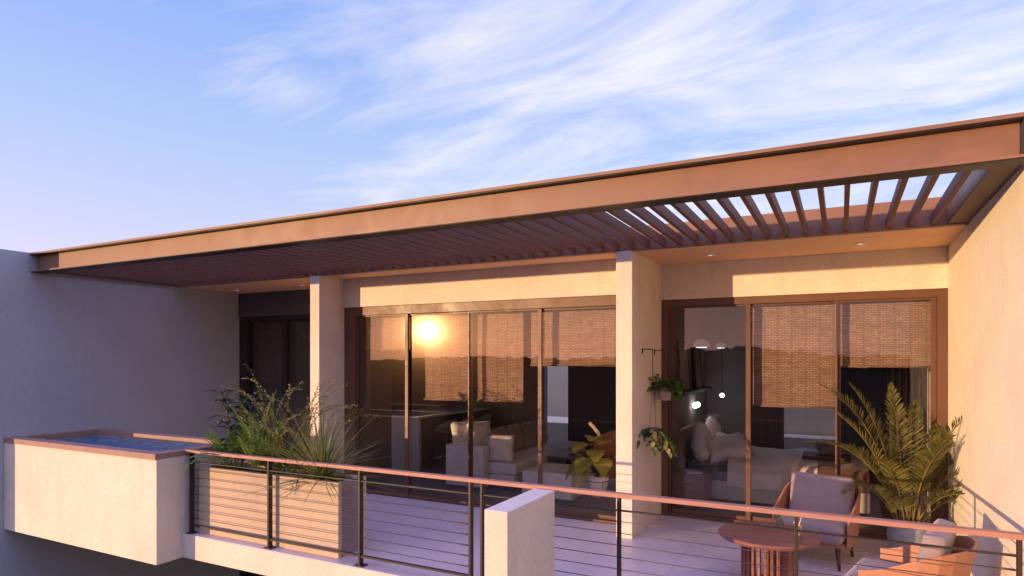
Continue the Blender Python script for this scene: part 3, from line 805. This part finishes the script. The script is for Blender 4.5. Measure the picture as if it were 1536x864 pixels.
def hang_trail():
    y, z = 7.40, 2.155
    t = thing('hanging_planter', 'trailing plant with cream heart leaves hanging low on the right pier', 'planter', (PB1, y, 1.0), group='hanging planters on the right pier')
    bracket(t, y, z, .38)
    c = (PB1+.13, y, 1.20)
    m = MB()
    for a in (-.03, .03): m.tube([(c[0]+a*.3, c[1]+a*.2, z-.38), (c[0]+a, c[1]+a, c[2])], .0022, 5)
    m.build('cords', 'black_iron', t)
    MB().lathe([(.0, -.03), (.05, -.02), (.07, .03), (.062, .03), (0, .02)], c, 20).build('bowl', 'vase_dark', t, smooth=True)
    rnd = random.Random(6); st, lf, lc = MB(), MB(), MB()
    for i in range(16):
        az = rnd.uniform(0, 6.3); pts = curve_pts((c[0], c[1], c[2]+.02), az, R(rnd.uniform(10, 60)), R(-88), rnd.uniform(.22, .50), 9, 0, .5)
        st.tube(pts, .002, 4, False)
        for j in range(7):
            p, d = at(pts, .25+.74*j/7); a = az+rnd.uniform(-1.4, 1.4)
            leaflet(lc if i % 5 == 0 else lf, p, Vector((math.cos(a)*.6, math.sin(a)*.6, -.6)), Vector((-math.sin(a), math.cos(a), 0)), rnd.uniform(.06, .085), .055, .2)
    st.plain_build('stems', 'pot_leaf', t); lf.plain_build('leaves', 'pot_leaf', t); lc.plain_build('cream_leaves', 'trail_leaf', t)
hang_trail()

# ------------------------------------------------------------------ living room
Is = thing('kitchen_island', 'pale stone kitchen island with waterfall end behind the living room glass', 'kitchen island', (-7.2, 10.2, 0))
m = MB(); m.box(-7.75, -6.76, 9.40, 9.46, .009, .95); m.box(-7.75, -6.76, 9.40, 12.0, .9505, 1.0)
m.build('stone_top', 'white_stone', Is, bevel=.003)
box(-7.7, -7.15, 9.47, 11.9, .03, .95).build('cabinet', 'cabinet_dark', Is)
Kc = thing('kitchen_counter', 'dark kitchen counter along the back wall with upper cabinets', 'kitchen counter', (-8.8, 12.0, 0))
box(-10.1, -7.9, 11.75, 12.28, .009, .98).build('base_cabinet', 'cabinet_dark', Kc)
box(-10.1, -7.9, 11.73, 12.29, .981, 1.02).build('worktop', 'white_stone', Kc)
box(-10.1, -7.9, 11.9, 12.29, 1.72, 2.8).build('upper_cabinet', 'cabinet_dark', Kc)
box(-10.1, -7.9, 11.88, 12.28, 1.705, 1.719).build('cabinet_edge', 'chrome', Kc)
for i, x in enumerate((-9.45, -9.1)):
    o = MB().lathe([(.03, 0), (.034, .01), (.034, .16), (.012, .2), (.012, .28), (0, .285)], (x, 11.98, 1.021), 14).build('bottle', 'vase_dark', None, smooth=True)
    set_tags(o, ('slim dark bottle on the back kitchen counter, nearer the partition', 'slim dark bottle on the back kitchen counter, nearer the island')[i], 'bottle', 'bottles on the kitchen counter')
def stool(label, loc, rz):
    t = thing('bar_stool', label, 'stool', loc, rz, 'bar stools at the island', world=False)
    m = MB(); n = 16
    prof = [(.19, .70), (.215, .715), (.22, .74)]
    m.lathe([(0, .69), (.15, .695), (.20, .72), (.205, .735), (.19, .735), (.14, .715), (0, .71)], n=24)
    m.build('seat', 'stool_shell', t, smooth=True)
    b = MB()
    for i in range(n+1):
        a = R(-25+230*i/n); h = .735+.20*math.sin(R(180*i/n))**.8
        for r, z in ((.198, .72), (.225, h), (.215, h+.002), (.188, .722)): b.v.append((r*math.cos(a), r*math.sin(a), z))
    for i in range(n):
        for j in range(4): b.f.append((i*4+j, i*4+(j+1) % 4, i*4+4+(j+1) % 4, i*4+4+j))
    b.build('backrest', 'stool_shell', t, smooth=True)
    for sx, sy in ((-1, -1), (1, -1), (-1, 1), (1, 1)):
        MB().tube([(sx*.11, sy*.11, .70), (sx*.19, sy*.19, .0)], [.016, .011], 8).build('leg', 'leg_wood', t, smooth=True)
    m = MB(); q = .166
    m.tube([(-q, -q, .22), (q, -q, .22), (q, q, .22), (-q, q, .22), (-q, -q, .22)], .007, 6); m.build('footrest', 'chrome', t)
    return t
s0 = stool('grey shell bar stool nearest the glass at the kitchen island', (-6.42, 9.72, .009), R(-90))
dup(s0, (-6.42, 10.35, .009), R(-90), 'middle grey shell bar stool at the kitchen island')
dup(s0, (-6.42, 10.98, .009), R(-90), 'grey shell bar stool farthest from the glass at the kitchen island')

So = thing('sofa', 'light grey sofa with its block arm towards the living room glass', 'sofa', (-5.0, 9.8, 0))
box(-5.55, -4.86, 8.42, 8.60, .06, .69).build('arm', 'sofa_fabric', So, bevel=.018, seg=3)
box(-5.55, -5.25, 8.603, 11.6, .06, .70).build('back', 'sofa_fabric', So, bevel=.02, seg=3)
box(-5.245, -4.42, 8.603, 11.6, .10, .25).build('base', 'sofa_fabric', So, bevel=.02, seg=3)
for i in range(3): box(-5.24, -4.40, 8.606+i*1.0, 8.60+(i+1)*1.0, .252, .43).build('seat_cushion', 'sofa_fabric', So, bevel=.04, seg=3, smooth=True)
for x in (-5.4, -4.6):
    for y in (8.62, 11.4): box(x-.025, x+.025, y-.025, y+.025, .009, .098).build('leg', 'black_iron', So)
def pillow(label, loc, rot, w, d, h, mat, seed, group='cushions on the sofa'):
    o = cushion(w, d, h, seed=seed).build('cushion', mat, None, smooth=True, origin=(0, 0, 0)); place(o, loc, rot); set_tags(o, label, 'cushion', group); return o
pillow('sunlit white cushion leaning behind the sofa arm, the left one of the pair', (-5.43, 8.78, .80), (R(80), 0, R(60)), .46, .46, .16, 'pillow_white', 1)
pillow('sunlit white cushion leaning behind the sofa arm, the right one of the pair', (-5.22, 8.92, .80), (R(80), 0, R(62)), .46, .46, .15, 'pillow_white', 2)
pillow('square white cushion standing on the sofa seat against the arm', (-4.72, 8.72, .64), (R(84), 0, R(8)), .44, .44, .15, 'pillow_white', 3)
for i, (y, l) in enumerate(((9.3, 'nearest'), (9.85, 'second'), (10.4, 'third'), (10.95, 'farthest'))):
    pillow('dark tan back cushion on the sofa, %s of the row along its back' % l, (-5.08, y, .66), (R(76), 0, R(86+4*i)), .52, .48, .18, 'pillow_tan', 10+i)
Ot = thing('ottoman', 'grey upholstered ottoman with piped layers beside the sofa', 'ottoman', (-3.7, 8.5, 0))
box(-4.10, -3.32, 8.20, 9.02, .07, .235).build('base', 'sofa_fabric', Ot, bevel=.02, seg=3)
box(-4.10, -3.32, 8.20, 9.02, .238, .43).build('seat_cushion', 'sofa_fabric', Ot, bevel=.045, seg=4, smooth=True)
for x in (-4.05, -3.37):
    for y in (8.25, 8.97): box(x-.02, x+.02, y-.02, y+.02, .009, .069).build('leg', 'black_iron', Ot)
Ct = thing('coffee_table', 'low dark wooden coffee table with a fruit dish in the living room', 'table', (-3.95, 10.2, 0))
box(-4.45, -3.35, 9.75, 10.75, .37, .41).build('tabletop', 'mid_wood', Ct, bevel=.006)
for x in (-4.4, -3.4):
    for y in (9.8, 10.7): box(x-.03, x+.03, y-.03, y+.03, .009, .369).build('leg', 'dark_wood', Ct)
o = MB().lathe([(.05, 0), (.09, .01), (.17, .06), (.162, .06), (.085, .02), (0, .018)], (-3.98, 10.15, .411), 28).build('fruit_dish', 'teal_bowl', None, smooth=True)
set_tags(o, 'shallow teal fruit dish on the living room coffee table', 'bowl')
rnd = random.Random(3)
for i in range(7):
    a = i*2*PI/6; r = .085 if i < 6 else 0; z = .471 if i < 6 else .52
    o = MB().ball((0, 0, 0), .037, 12, (1, 1, .93)).build('fruit', 'red_fruit' if i % 3 else 'orange_fruit', None, smooth=True); o.location = (-3.98+r*math.cos(a), 10.15+r*math.sin(a), z)
    set_tags(o, 'red apple in the teal dish' if i % 3 else 'orange fruit in the teal dish among the apples', 'fruit', 'apples in the teal dish' if i % 3 else 'oranges in the teal dish')
# low tan armchair behind the big-leaved plant
La = thing('lounge_chair', 'rounded tan lounge chair behind the big leaved plant in the living room', 'chair', (-3.1, 9.6, 0))
m = MB(); n = 16
for i in range(n+1):
    a = R(20+320*i/n - 90); h = .55+.32*math.sin(PI*i/n)
    for r, z in ((.36, .12), (.40, h), (.34, h+.02), (.28, .14)): m.v.append((-3.1+r*math.cos(a), 9.6+r*math.sin(a), z))
for i in range(n):
    for j in range(4): m.f.append((i*4+j, i*4+(j+1) % 4, i*4+4+(j+1) % 4, i*4+4+j))
m.build('shell', 'tan_leather', La, smooth=True)
MB().lathe([(0, .12), (.28, .12), (.30, .2), (.29, .42), (.2, .45), (0, .45)], (-3.1, 9.6, 0), 24).build('seat', 'tan_leather', La, smooth=True)
for a in (45, 135, 225, 315):
    MB().tube([(-3.1+.2*math.cos(R(a)), 9.6+.2*math.sin(R(a)), .12), (-3.1+.26*math.cos(R(a)), 9.6+.26*math.sin(R(a)), .009)], .014, 8).build('leg', 'leg_wood', La)

# big-leaved plant in a white pot on a wire stand
def heart_leaf(m, base, az, e, ln, wd, fold=.18, droop=1.2):
    q = curve_pts(base, az, e, e-droop, ln, 9)
    s = Vector((-math.sin(az), math.cos(az), 0)); w = [.18, .66, .92, 1, .98, .88, .72, .5, .26, .01]
    i0 = len(m.v)
    for j, c in enumerate(q):
        for f in (-1, -.5, 0, .5, 1): m.v.append(tuple(c+s*wd/2*w[j]*f+Vector((0, 0, fold*wd*w[j]*abs(f)**1.3*.5+.008*math.sin(j*2.2)*abs(f)))))
    for j in range(9):
        for k in range(4): m.f.append((i0+j*5+k, i0+j*5+k+1, i0+j*5+5+k+1, i0+j*5+5+k))
def bigleaf():
    c = (-2.96, 8.25, .009); t = thing('big_leaf_plant', 'yellow green plant with huge heart leaves in a white pot on a wire stand', 'plant', c)
    m = MB()
    for a in range(4):
        b = R(a*90+45); m.tube([(c[0]+.15*math.cos(b), c[1]+.15*math.sin(b), .38), (c[0]+.10*math.cos(b+.3), c[1]+.10*math.sin(b+.3), .2), (c[0]+.17*math.cos(b), c[1]+.17*math.sin(b), .009)], .005, 6)
    ring = [(c[0]+.152*math.cos(R(k*18)), c[1]+.152*math.sin(R(k*18)), .38) for k in range(21)]; m.tube(ring, .005, 6)
    m.build('wire_stand', 'black_iron', t)
    MB().lathe([(.07, .16), (.10, .17), (.145, .36), (.155, .45), (.146, .45), (.13, .40), (0, .40)], (c[0], c[1], 0), 30).build('pot', 'pot_white', t, smooth=True)
    st = MB()
    for i, (az, e, stem, ln, wd, le) in enumerate(((215, 52, .36, .42, .36, -18), (255, 62, .42, .40, .36, -12), (300, 58, .46, .38, .32, -15), (185, 66, .52, .38, .32, 0), (90, 75, .55, .34, .3, 30), (10, 60, .42, .36, .3, 5),
                                                    (240, 78, .60, .38, .34, 5), (285, 74, .52, .36, .30, 0), (150, 60, .42, .34, .28, 10), (235, 36, .30, .36, .32, -35), (275, 84, .70, .34, .28, 20))):
        a = R(az); p = curve_pts((c[0], c[1], .40), a, R(e+14), R(e-22), stem*.85, 6); st.tube(p, [.009, .008, .007, .006, .005, .004, .004], 6, False)
        lf = MB(); heart_leaf(lf, p[-1], a, R(le), ln*.86, wd*.86, droop=.9); lf.plain_build('leaf', 'big_leaf', t, smooth=True)
    st.plain_build('stems', 'pot_leaf', t, smooth=True)
bigleaf()
def orchid():
    c = (-3.42, 9.9, .411); t = thing('orchid', 'small orchid with pale pink blossoms on the coffee table', 'plant', c)
    MB().lathe([(.04, 0), (.055, .09), (.05, .09), (0, .07)], c, 18).build('pot', 'pot_white', t, smooth=True)
    st = MB(); pts = curve_pts((c[0], c[1], c[2]+.07), R(200), R(86), R(40), .60, 10); st.tube(pts, .004, 5, False); st.plain_build('stem', 'pot_leaf', t)
    bl = MB(); rnd = random.Random(4)
    for i in range(9):
        p, d = at(pts, .5+.055*i)
        for k in range(5):
            a = k*1.257+i; leaflet(bl, p, Vector((math.cos(a), -.5, math.sin(a))), Vector((-math.sin(a), 0, math.cos(a))), .04, .032, .1)
    bl.plain_build('blossoms', 'blossom', t)
    lf = MB()
    for k in range(4): heart_leaf(lf, Vector((c[0], c[1], c[2]+.08)), R(k*90+20), R(40), .2, .07)
    lf.plain_build('leaves', 'pot_leaf', t, smooth=True)
orchid()

# ------------------------------------------------------------------ bedroom
Bd = thing('bed', 'wide bed with a wooden headboard and pale upholstered base behind the bedroom glass', 'bed', (-.9, 10.1, 0))
box(-2.0, .33, 9.32, 11.1, .05, .31).build('base', 'bed_base', Bd, bevel=.03, seg=3)
box(-1.98, .30, 9.34, 11.08, .312, .54).build('mattress', 'sheet_dark', Bd, bevel=.05, seg=3)
MB().box(-.075, -.0, 9.24, 11.25, .04, 1.02, Matrix.Translation((-2.0, 0, 0)) @ Matrix.Rotation(R(-3), 4, 'Y')).build('headboard', 'mid_wood', Bd, bevel=.03, seg=3)
def drape(x0, x1, y0, y1, ztop, hang, n=26, seed=0, amp=.02):
    """cloth lying over the bed and hanging down its near side"""
    m = MB(); rnd = random.Random(seed); ph = [rnd.uniform(0, 6) for _ in range(5)]; k = 34
    Ltot = (y1-y0)+hang; P = []
    for i in range(n+1):
        u = i/n; row = []
        for j in range(k+1):
            s = Ltot*j/k; x = x0+(x1-x0)*u
            w = amp*(math.sin(9*u+ph[0]+3*s)*.6+math.sin(17*u+ph[1]-5*s)*.35+math.sin(6*s+ph[2])*.4)
            if s < hang: y = y0-.02-abs(w)*.8-.012*math.sin(22*u+ph[3])*(1-s/hang); z = ztop-hang+s+.02*math.sin(5*u+ph[4])*(1-s/hang)
            else: y = y0+(s-hang); z = ztop+w*.9+.012
            d = abs(s-hang)
            if d < .06: z -= (.06-d)*.35; y += (.06-d)*.2
            row.append((x+w*.3, y, z))
        P.append(row)
    for i in range(n):
        for j in range(k): m.face([P[i][j], P[i+1][j], P[i+1][j+1], P[i][j+1]])
    return m
o = drape(-1.42, -.28, 9.33, 11.05, .60, .34, seed=1, amp=.028).build('duvet', 'bed_linen', None, smooth=True, origin=(-.85, 10.1, .5)); set_tags(o, 'rumpled mauve grey duvet hanging over the near side of the bed', 'duvet')
o = drape(-.30, .315, 9.33, 11.06, .585, .26, seed=2, amp=.006).build('bed_throw', 'blanket_brown', None, smooth=True, origin=(0, 10.1, .5)); set_tags(o, 'dark brown throw spread over the foot of the bed', 'throw')
def bedpillow(label, loc, rot, w, d, h, mat, seed):
    return pillow(label, loc, rot, w, d, h, mat, seed, 'pillows on the bed')
bedpillow('large pillow leaning upright on the headboard, nearest the glass', (-1.84, 9.66, .82), (R(90), R(20), R(90)), .62, .50, .2, 'bed_linen', 31)
bedpillow('large pillow leaning upright on the headboard, farther from the glass', (-1.84, 10.55, .82), (R(90), R(20), R(90)), .62, .50, .2, 'bed_linen', 32)
bedpillow('plump pale pillow tipped forward in the middle of the bed head', (-1.48, 9.72, .72), (R(28), R(-12), R(20)), .62, .5, .24, 'bed_linen', 33)
bedpillow('flat grey pillow lying behind the round cushion on the bed', (-1.52, 10.4, .70), (R(14), R(24), R(80)), .6, .46, .2, 'bed_linen', 34)
o = MB().ball((0, 0, 0), .115, 24, (1, 1, .96)).build('cushion', 'pillow_white', None, smooth=True); o.location = (-1.80, 9.45, .66); set_tags(o, 'round ball cushion on the bed beside the nightstand', 'cushion')
pillow('small mauve cushion resting on the tray at the foot of the bed', (-.13, 10.25, .76), (R(6), 0, R(10)), .42, .30, .15, 'throw_mauve', 41, 'cushion on the tray')
o = box(-.5, .12, 9.95, 10.5, .612, .66).build('tray', 'dark_wood', None, bevel=.01); set_tags(o, 'flat dark tray lying across the brown throw on the bed', 'tray')
Ns = thing('nightstand', 'wooden nightstand with two drawers beside the bed', 'nightstand', (-1.9, 8.95, 0))
box(-2.06, -1.62, 8.72, 9.20, .009, .47).build('carcass', 'mid_wood', Ns, bevel=.006)
for z in (.03, .245): 
    d = sub(box(-2.04, -1.64, 8.703, 8.719, z, z+.20).build('drawer', 'mid_wood', Ns, bevel=.004), Ns)
    box(-1.88, -1.80, 8.690, 8.7025, z+.09, z+.11).build('handle', 'black_iron', d)
Va = thing('vase', 'dark grey bottle vase with dry twigs on the nightstand', 'vase', (-1.98, 8.86, .471))
MB().lathe([(.06, 0), (.075, .01), (.08, .12), (.07, .19), (.03, .22), (.028, .26), (.034, .27), (.026, .265), (0, .2)], (-1.98, 8.86, .471), 28).build('body', 'vase_dark', Va, smooth=True)
m = MB(); rnd = random.Random(9)
for i in range(12):
    pts = curve_pts((-1.98, 8.86, .68), rnd.uniform(0, 6.3), R(88), R(55), rnd.uniform(.25, .5), 6, rnd.uniform(-1, 1)); m.tube(pts, .002, 4, False)
    for j in range(12):
        p, d = at(pts, .4+.05*j); a = rnd.uniform(0, 6.3); leaflet(m, p, Vector((math.cos(a), math.sin(a), .4)), Vector((-math.sin(a), math.cos(a), 0)), .03, .012, .2)
m.plain_build('dry_twigs', 'branch_wood', Va)
o = MB().box(-.09, .09, -.06, .06, 0, .012).build('open_book', 'paper', None, bevel=.003); place(o, (-1.78, 8.88, .4715), (0, 0, .4)); set_tags(o, 'small white open book lying on the nightstand', 'book')
Sh = box(PB1+.014, PB1+.16, 9.0, 11.1, 1.53, 1.57).build('wall_shelf', 'dark_panel', None, bevel=.003); set_tags(Sh, 'long dark shelf fixed to the bedroom wall above the bed', 'shelf')
def picture(label, y, w, h, lean):
    t = thing('framed_picture', label, 'picture', (PB1+.06, y, 1.571), group='pictures leaning on the bedroom shelf')
    mt = Matrix.Translation((PB1+.09, y, 1.572)) @ Matrix.Rotation(R(-lean), 4, 'Y')
    m = MB(); f = .022
    m.box(-.014, .014, -w/2, -w/2+f, 0, h, mt); m.box(-.014, .014, w/2-f, w/2, 0, h, mt); m.box(-.014, .014, -w/2+f, w/2-f, 0, f, mt); m.box(-.014, .014, -w/2+f, w/2-f, h-f, h, mt)
    m.build('frame', 'black_iron', t); MB().box(-.008, .004, -w/2+f, w/2-f, f, h-f, mt).build('print', 'picture_print', t)
picture('tall framed brown print on the bedroom shelf, nearer the glass', 9.35, .62, .72, 4)
picture('narrow framed print on the bedroom shelf, farther from the glass', 10.35, .50, .62, 4)
Pd = thing('pendant_lamp', 'thin pendant lamp with a bright bare bulb by the grey bedroom wall', 'lamp', (-1.74, 10.85, 2.88))
MB().tube([(-1.74, 10.85, 2.875), (-1.74, 10.85, 1.49)], .004, 6).build('cord', 'black_iron', Pd)
MB().ball((-1.74, 10.85, 1.44), .035, 16).build('bulb', 'lamp_glow', Pd, smooth=True)
MB().lathe([(.014, 1.47), (.014, 1.52)], (-1.74, 10.85, 0), 12).build('socket', 'black_iron', Pd)
MB().lathe([(.05, 2.86), (.05, 2.88)], (-1.74, 10.85, -.001), 20).build('canopy', 'black_iron', Pd)
Dp = thing('dome_lamp', 'dome pendant lamp glowing underneath, above the bare bulb', 'lamp', (-1.80, 11.1, 2.88))
def dome(t, c, r):
    MB().lathe([(0, r*.9), (r*.5, r*.75), (r*.86, r*.4), (r, 0), (r*.96, 0), (r*.8, r*.36), (0, r*.8)], c, 28).build('shade', 'globe_soft', t, smooth=True)
    MB().lathe([(0, -.012), (r*.5, -.01), (r*.8, .012), (0, .03)], c, 24).build('lens', 'lamp_soft', t, smooth=True)
    MB().tube([(c[0], c[1], c[2]+r*.9), (c[0], c[1], 2.879)], .0035, 6).build('cord', 'black_iron', t)
dome(Dp, (-1.80, 11.1, 2.225), .10)
Dq = thing('dome_lamp', 'larger dome pendant lamp hanging over the bedroom shelf, nearer the glass', 'lamp', (-1.86, 9.75, 2.88))
dome(Dq, (-1.86, 9.75, 2.215), .135)
Wl = thing('wall_lamp', 'twin bulb reading lamp on the bedroom wall above the headboard', 'lamp', (PB1+.014, 10.2, 1.3))
box(PB1+.014, PB1+.03, 10.12, 10.34, 1.29, 1.33).build('plate', 'chrome', Wl, bevel=.003)
for y in (10.14, 10.32): MB().ball((PB1+.07, y, 1.31), .042, 14).build('bulb', 'lamp_glow', Wl, smooth=True)
# lantern behind the palm, curtain
Ln = thing('wire_lantern', 'arched wire lantern pendant against the navy bedroom wall', 'lantern', (.62, 10.5, 2.88))
m = MB(); c = (.62, 10.5)
for a in (0, PI/2):
    pts = []
    for k in range(25):
        b = R(k*15); pts.append((c[0]+.115*math.cos(a)*math.sin(b), c[1]+.115*math.sin(a)*math.sin(b), 2.02+.24*math.cos(b)*(1 if math.cos(b) > 0 else 1.0)))
    m.tube(pts, .005, 6, False)
m.tube([(c[0], c[1], 2.879), (c[0], c[1], 1.45)], .004, 6); m.build('wire_frame', 'black_iron', Ln)
MB().ball((c[0], c[1], 2.0), .04, 14).build('bulb', 'pot_white', Ln, smooth=True)
m = MB(); n = 44; P = []
for i in range(n+1):
    u = i/n; P.append((.55+.40*u, 9.95+.05*math.sin(u*34)))
for i in range(n):
    (ax, ay), (bx_, by) = P[i], P[i+1]; m.face([(ax, ay, .02), (bx_, by, .02), (bx_, by, 2.86), (ax, ay, 2.86)])
o = m.build('curtain', 'curtain_cloth', None, smooth=True, origin=(.75, 9.95, 0)); set_tags(o, 'dark brown pleated curtain at the right end of the bedroom', 'curtain')

# ------------------------------------------------------------------ sun, sky
AZ = math.atan2(-.70, -1.0)                     # light travels along (+.70, +1, -.052)
trav = Vector((.70, 1.0, -.052)).normalized()
EL = math.asin(-trav.z)
sun = bpy.data.lights.new('sun', 'SUN'); sun.energy = 5.0; sun.angle = R(.5); sun.color = (1, .61, .305)
so = bpy.data.objects.new('sun', sun); C.objects.link(so); so.rotation_euler = (-trav).to_track_quat('Z', 'Y').to_euler(); so.location = (-20, -25, 8)

w = bpy.data.worlds.new('World'); sc.world = w; w.use_nodes = True
nt = w.node_tree; nt.nodes.clear(); out = nt.nodes.new('ShaderNodeOutputWorld')
sky = N(nt, 'ShaderNodeTexSky', sky_type='NISHITA'); sky.sun_disc = False; sky.sun_elevation = EL
sdir = -trav
sky.sun_rotation = math.atan2(sdir.x, sdir.y)
sky.altitude = 100; sky.air_density = 1.0; sky.dust_density = 1.2; sky.ozone_density = 1.5
tc = N(nt, 'ShaderNodeTexCoord'); d = tc.outputs['Generated']
sp = N(nt, 'ShaderNodeSeparateXYZ'); L(nt, d, sp.inputs[0]); dx, dy, dz = sp.outputs
zc = mth(nt, 'MAXIMUM', dz, 0.0)
base = ramp(nt, zc, [(0, (.86, .76, .94)), (.12, (.71, .69, .97)), (.28, (.48, .61, .97)), (.48, (.29, .45, .98)), (.60, (.66, .76, 1.95)), (1, (1.25, 1.3, 3.5))])  # overhead part, out of view, boosted as added blue fill light
# cirrus on a plane overhead
den = mth(nt, 'ADD', zc, .10)
px = mth(nt, 'DIVIDE', dx, den); py = mth(nt, 'DIVIDE', dy, den)
cb = N(nt, 'ShaderNodeCombineXYZ'); L(nt, px, cb.inputs[0]); L(nt, py, cb.inputs[1])
def cl(rot, scl, scale, det, rg, dist, loc=(0, 0, 0)):
    mp = N(nt, 'ShaderNodeMapping'); mp.inputs['Rotation'].default_value = (0, 0, R(rot)); mp.inputs['Scale'].default_value = scl; mp.inputs['Location'].default_value = loc
    L(nt, cb.outputs[0], mp.inputs[0]); return noise(nt, mp.outputs[0], scale, det, rg, dist)
n1 = cl(20, (.55, 1.0, 1), 1.45, 8, .57, 1.6, (3.1, 1.7, 0))
n2 = cl(28, (.5, 2.4, 1), 2.4, 8, .65, 1.3, (0.4, 5.2, 0))
n3 = cl(0, (.5, .5, 1), .7, 3, .5, .3, (7.7, 2.2, 0))
f = mth(nt, 'ADD', mth(nt, 'MULTIPLY', n1, .62), mth(nt, 'ADD', mth(nt, 'MULTIPLY', n2, .11), mth(nt, 'MULTIPLY', n3, .25)))
# coverage grows to the right (east)
cov = mth(nt, 'MULTIPLY', mth(nt, 'ADD', dx, .62), .60)
f = mth(nt, 'ADD', f, mth(nt, 'MAXIMUM', mth(nt, 'MINIMUM', cov, .03), -.19))
bu = mth(nt, 'DIVIDE', mth(nt, 'ADD', mth(nt, 'MULTIPLY', mth(nt, 'ADD', px, .98), .87), mth(nt, 'MULTIPLY', mth(nt, 'SUBTRACT', py, 1.45), .5)), .62)
bv = mth(nt, 'DIVIDE', mth(nt, 'SUBTRACT', mth(nt, 'MULTIPLY', mth(nt, 'SUBTRACT', py, 1.45), .87), mth(nt, 'MULTIPLY', mth(nt, 'ADD', px, .98), .5)), .34)
bb = mth(nt, 'EXPONENT', mth(nt, 'MULTIPLY', mth(nt, 'ADD', mth(nt, 'MULTIPLY', bu, bu), mth(nt, 'MULTIPLY', bv, bv)), -1.0))
f = mth(nt, 'MULTIPLY_ADD', bb, .055, f)
cm = ramp(nt, f, [(.45, 0), (.51, .28), (.64, 1)])
col = mix(nt, mth(nt, 'MULTIPLY', cm, .92), base, (1.0, .95, .99))
# unseen low sky behind the viewer, darkened to deepen shade under the roof
tb = N(nt, 'ShaderNodeMapRange', interpolation_type='SMOOTHSTEP'); L(nt, dy, tb.inputs[0]); tb.inputs[1].default_value = .30; tb.inputs[2].default_value = -.15; tb.inputs[3].default_value = 0; tb.inputs[4].default_value = 1
tz = N(nt, 'ShaderNodeMapRange', interpolation_type='SMOOTHSTEP'); L(nt, dz, tz.inputs[0]); tz.inputs[1].default_value = .25; tz.inputs[2].default_value = .65; tz.inputs[3].default_value = 1; tz.inputs[4].default_value = 0
col = mix(nt, mth(nt, 'MULTIPLY', mth(nt, 'MULTIPLY', tb.outputs[0], tz.outputs[0]), .40), col, (.06, .05, .10))
# warm glow around the low sun
dt = mth(nt, 'ADD', mth(nt, 'MULTIPLY', dx, sdir.x), mth(nt, 'MULTIPLY', dy, sdir.y))
gl = mth(nt, 'POWER', mth(nt, 'MAXIMUM', mth(nt, 'MULTIPLY_ADD', dt, .5, .5), 0), 5)
lowz = mth(nt, 'POWER', mth(nt, 'SUBTRACT', 1, zc), 5)
glow = mix(nt, mth(nt, 'MULTIPLY', gl, lowz), (0, 0, 0), (1.7, .68, .66))
bg1 = N(nt, 'ShaderNodeBackground'); L(nt, sky.outputs[0], bg1.inputs[0]); bg1.inputs[1].default_value = .08
bg2 = N(nt, 'ShaderNodeBackground'); L(nt, mix(nt, 1.0, col, glow, 'ADD'), bg2.inputs[0]); bg2.inputs[1].default_value = .92
ad = N(nt, 'ShaderNodeAddShader'); L(nt, bg1.outputs[0], ad.inputs[0]); L(nt, bg2.outputs[0], ad.inputs[1]); L(nt, ad.outputs[0], out.inputs[0])

# ------------------------------------------------------------------ camera and render settings
cam = bpy.data.cameras.new('camera'); co = bpy.data.objects.new('camera', cam); C.objects.link(co); sc.camera = co
co.location = (0, 0, 2.05); co.rotation_euler = (R(90), 0, math.atan(494/952.5))
cam.sensor_width = 36; cam.lens = 36*952.5/1536; cam.shift_y = (537.2-432)/1536; cam.clip_end = 5000; cam.clip_start = .05
for o in TW:
    if 'world_built' in o: del o['world_built']
sc.view_settings.view_transform = 'Standard'; sc.view_settings.look = 'None'; sc.view_settings.exposure = 0; sc.view_settings.gamma = 1
cy = sc.cycles
cy.use_denoising = True
try:
    cy.denoiser = 'OPENIMAGEDENOISE'; cy.denoising_prefilter = 'ACCURATE'; cy.denoising_input_passes = 'RGB_ALBEDO_NORMAL'
except Exception: pass
cy.max_bounces = 8; cy.diffuse_bounces = 3; cy.glossy_bounces = 4; cy.transmission_bounces = 6; cy.transparent_max_bounces = 24
cy.sample_clamp_indirect = 4; cy.caustics_reflective = True; cy.blur_glossy = .3; cy.caustics_refractive = False
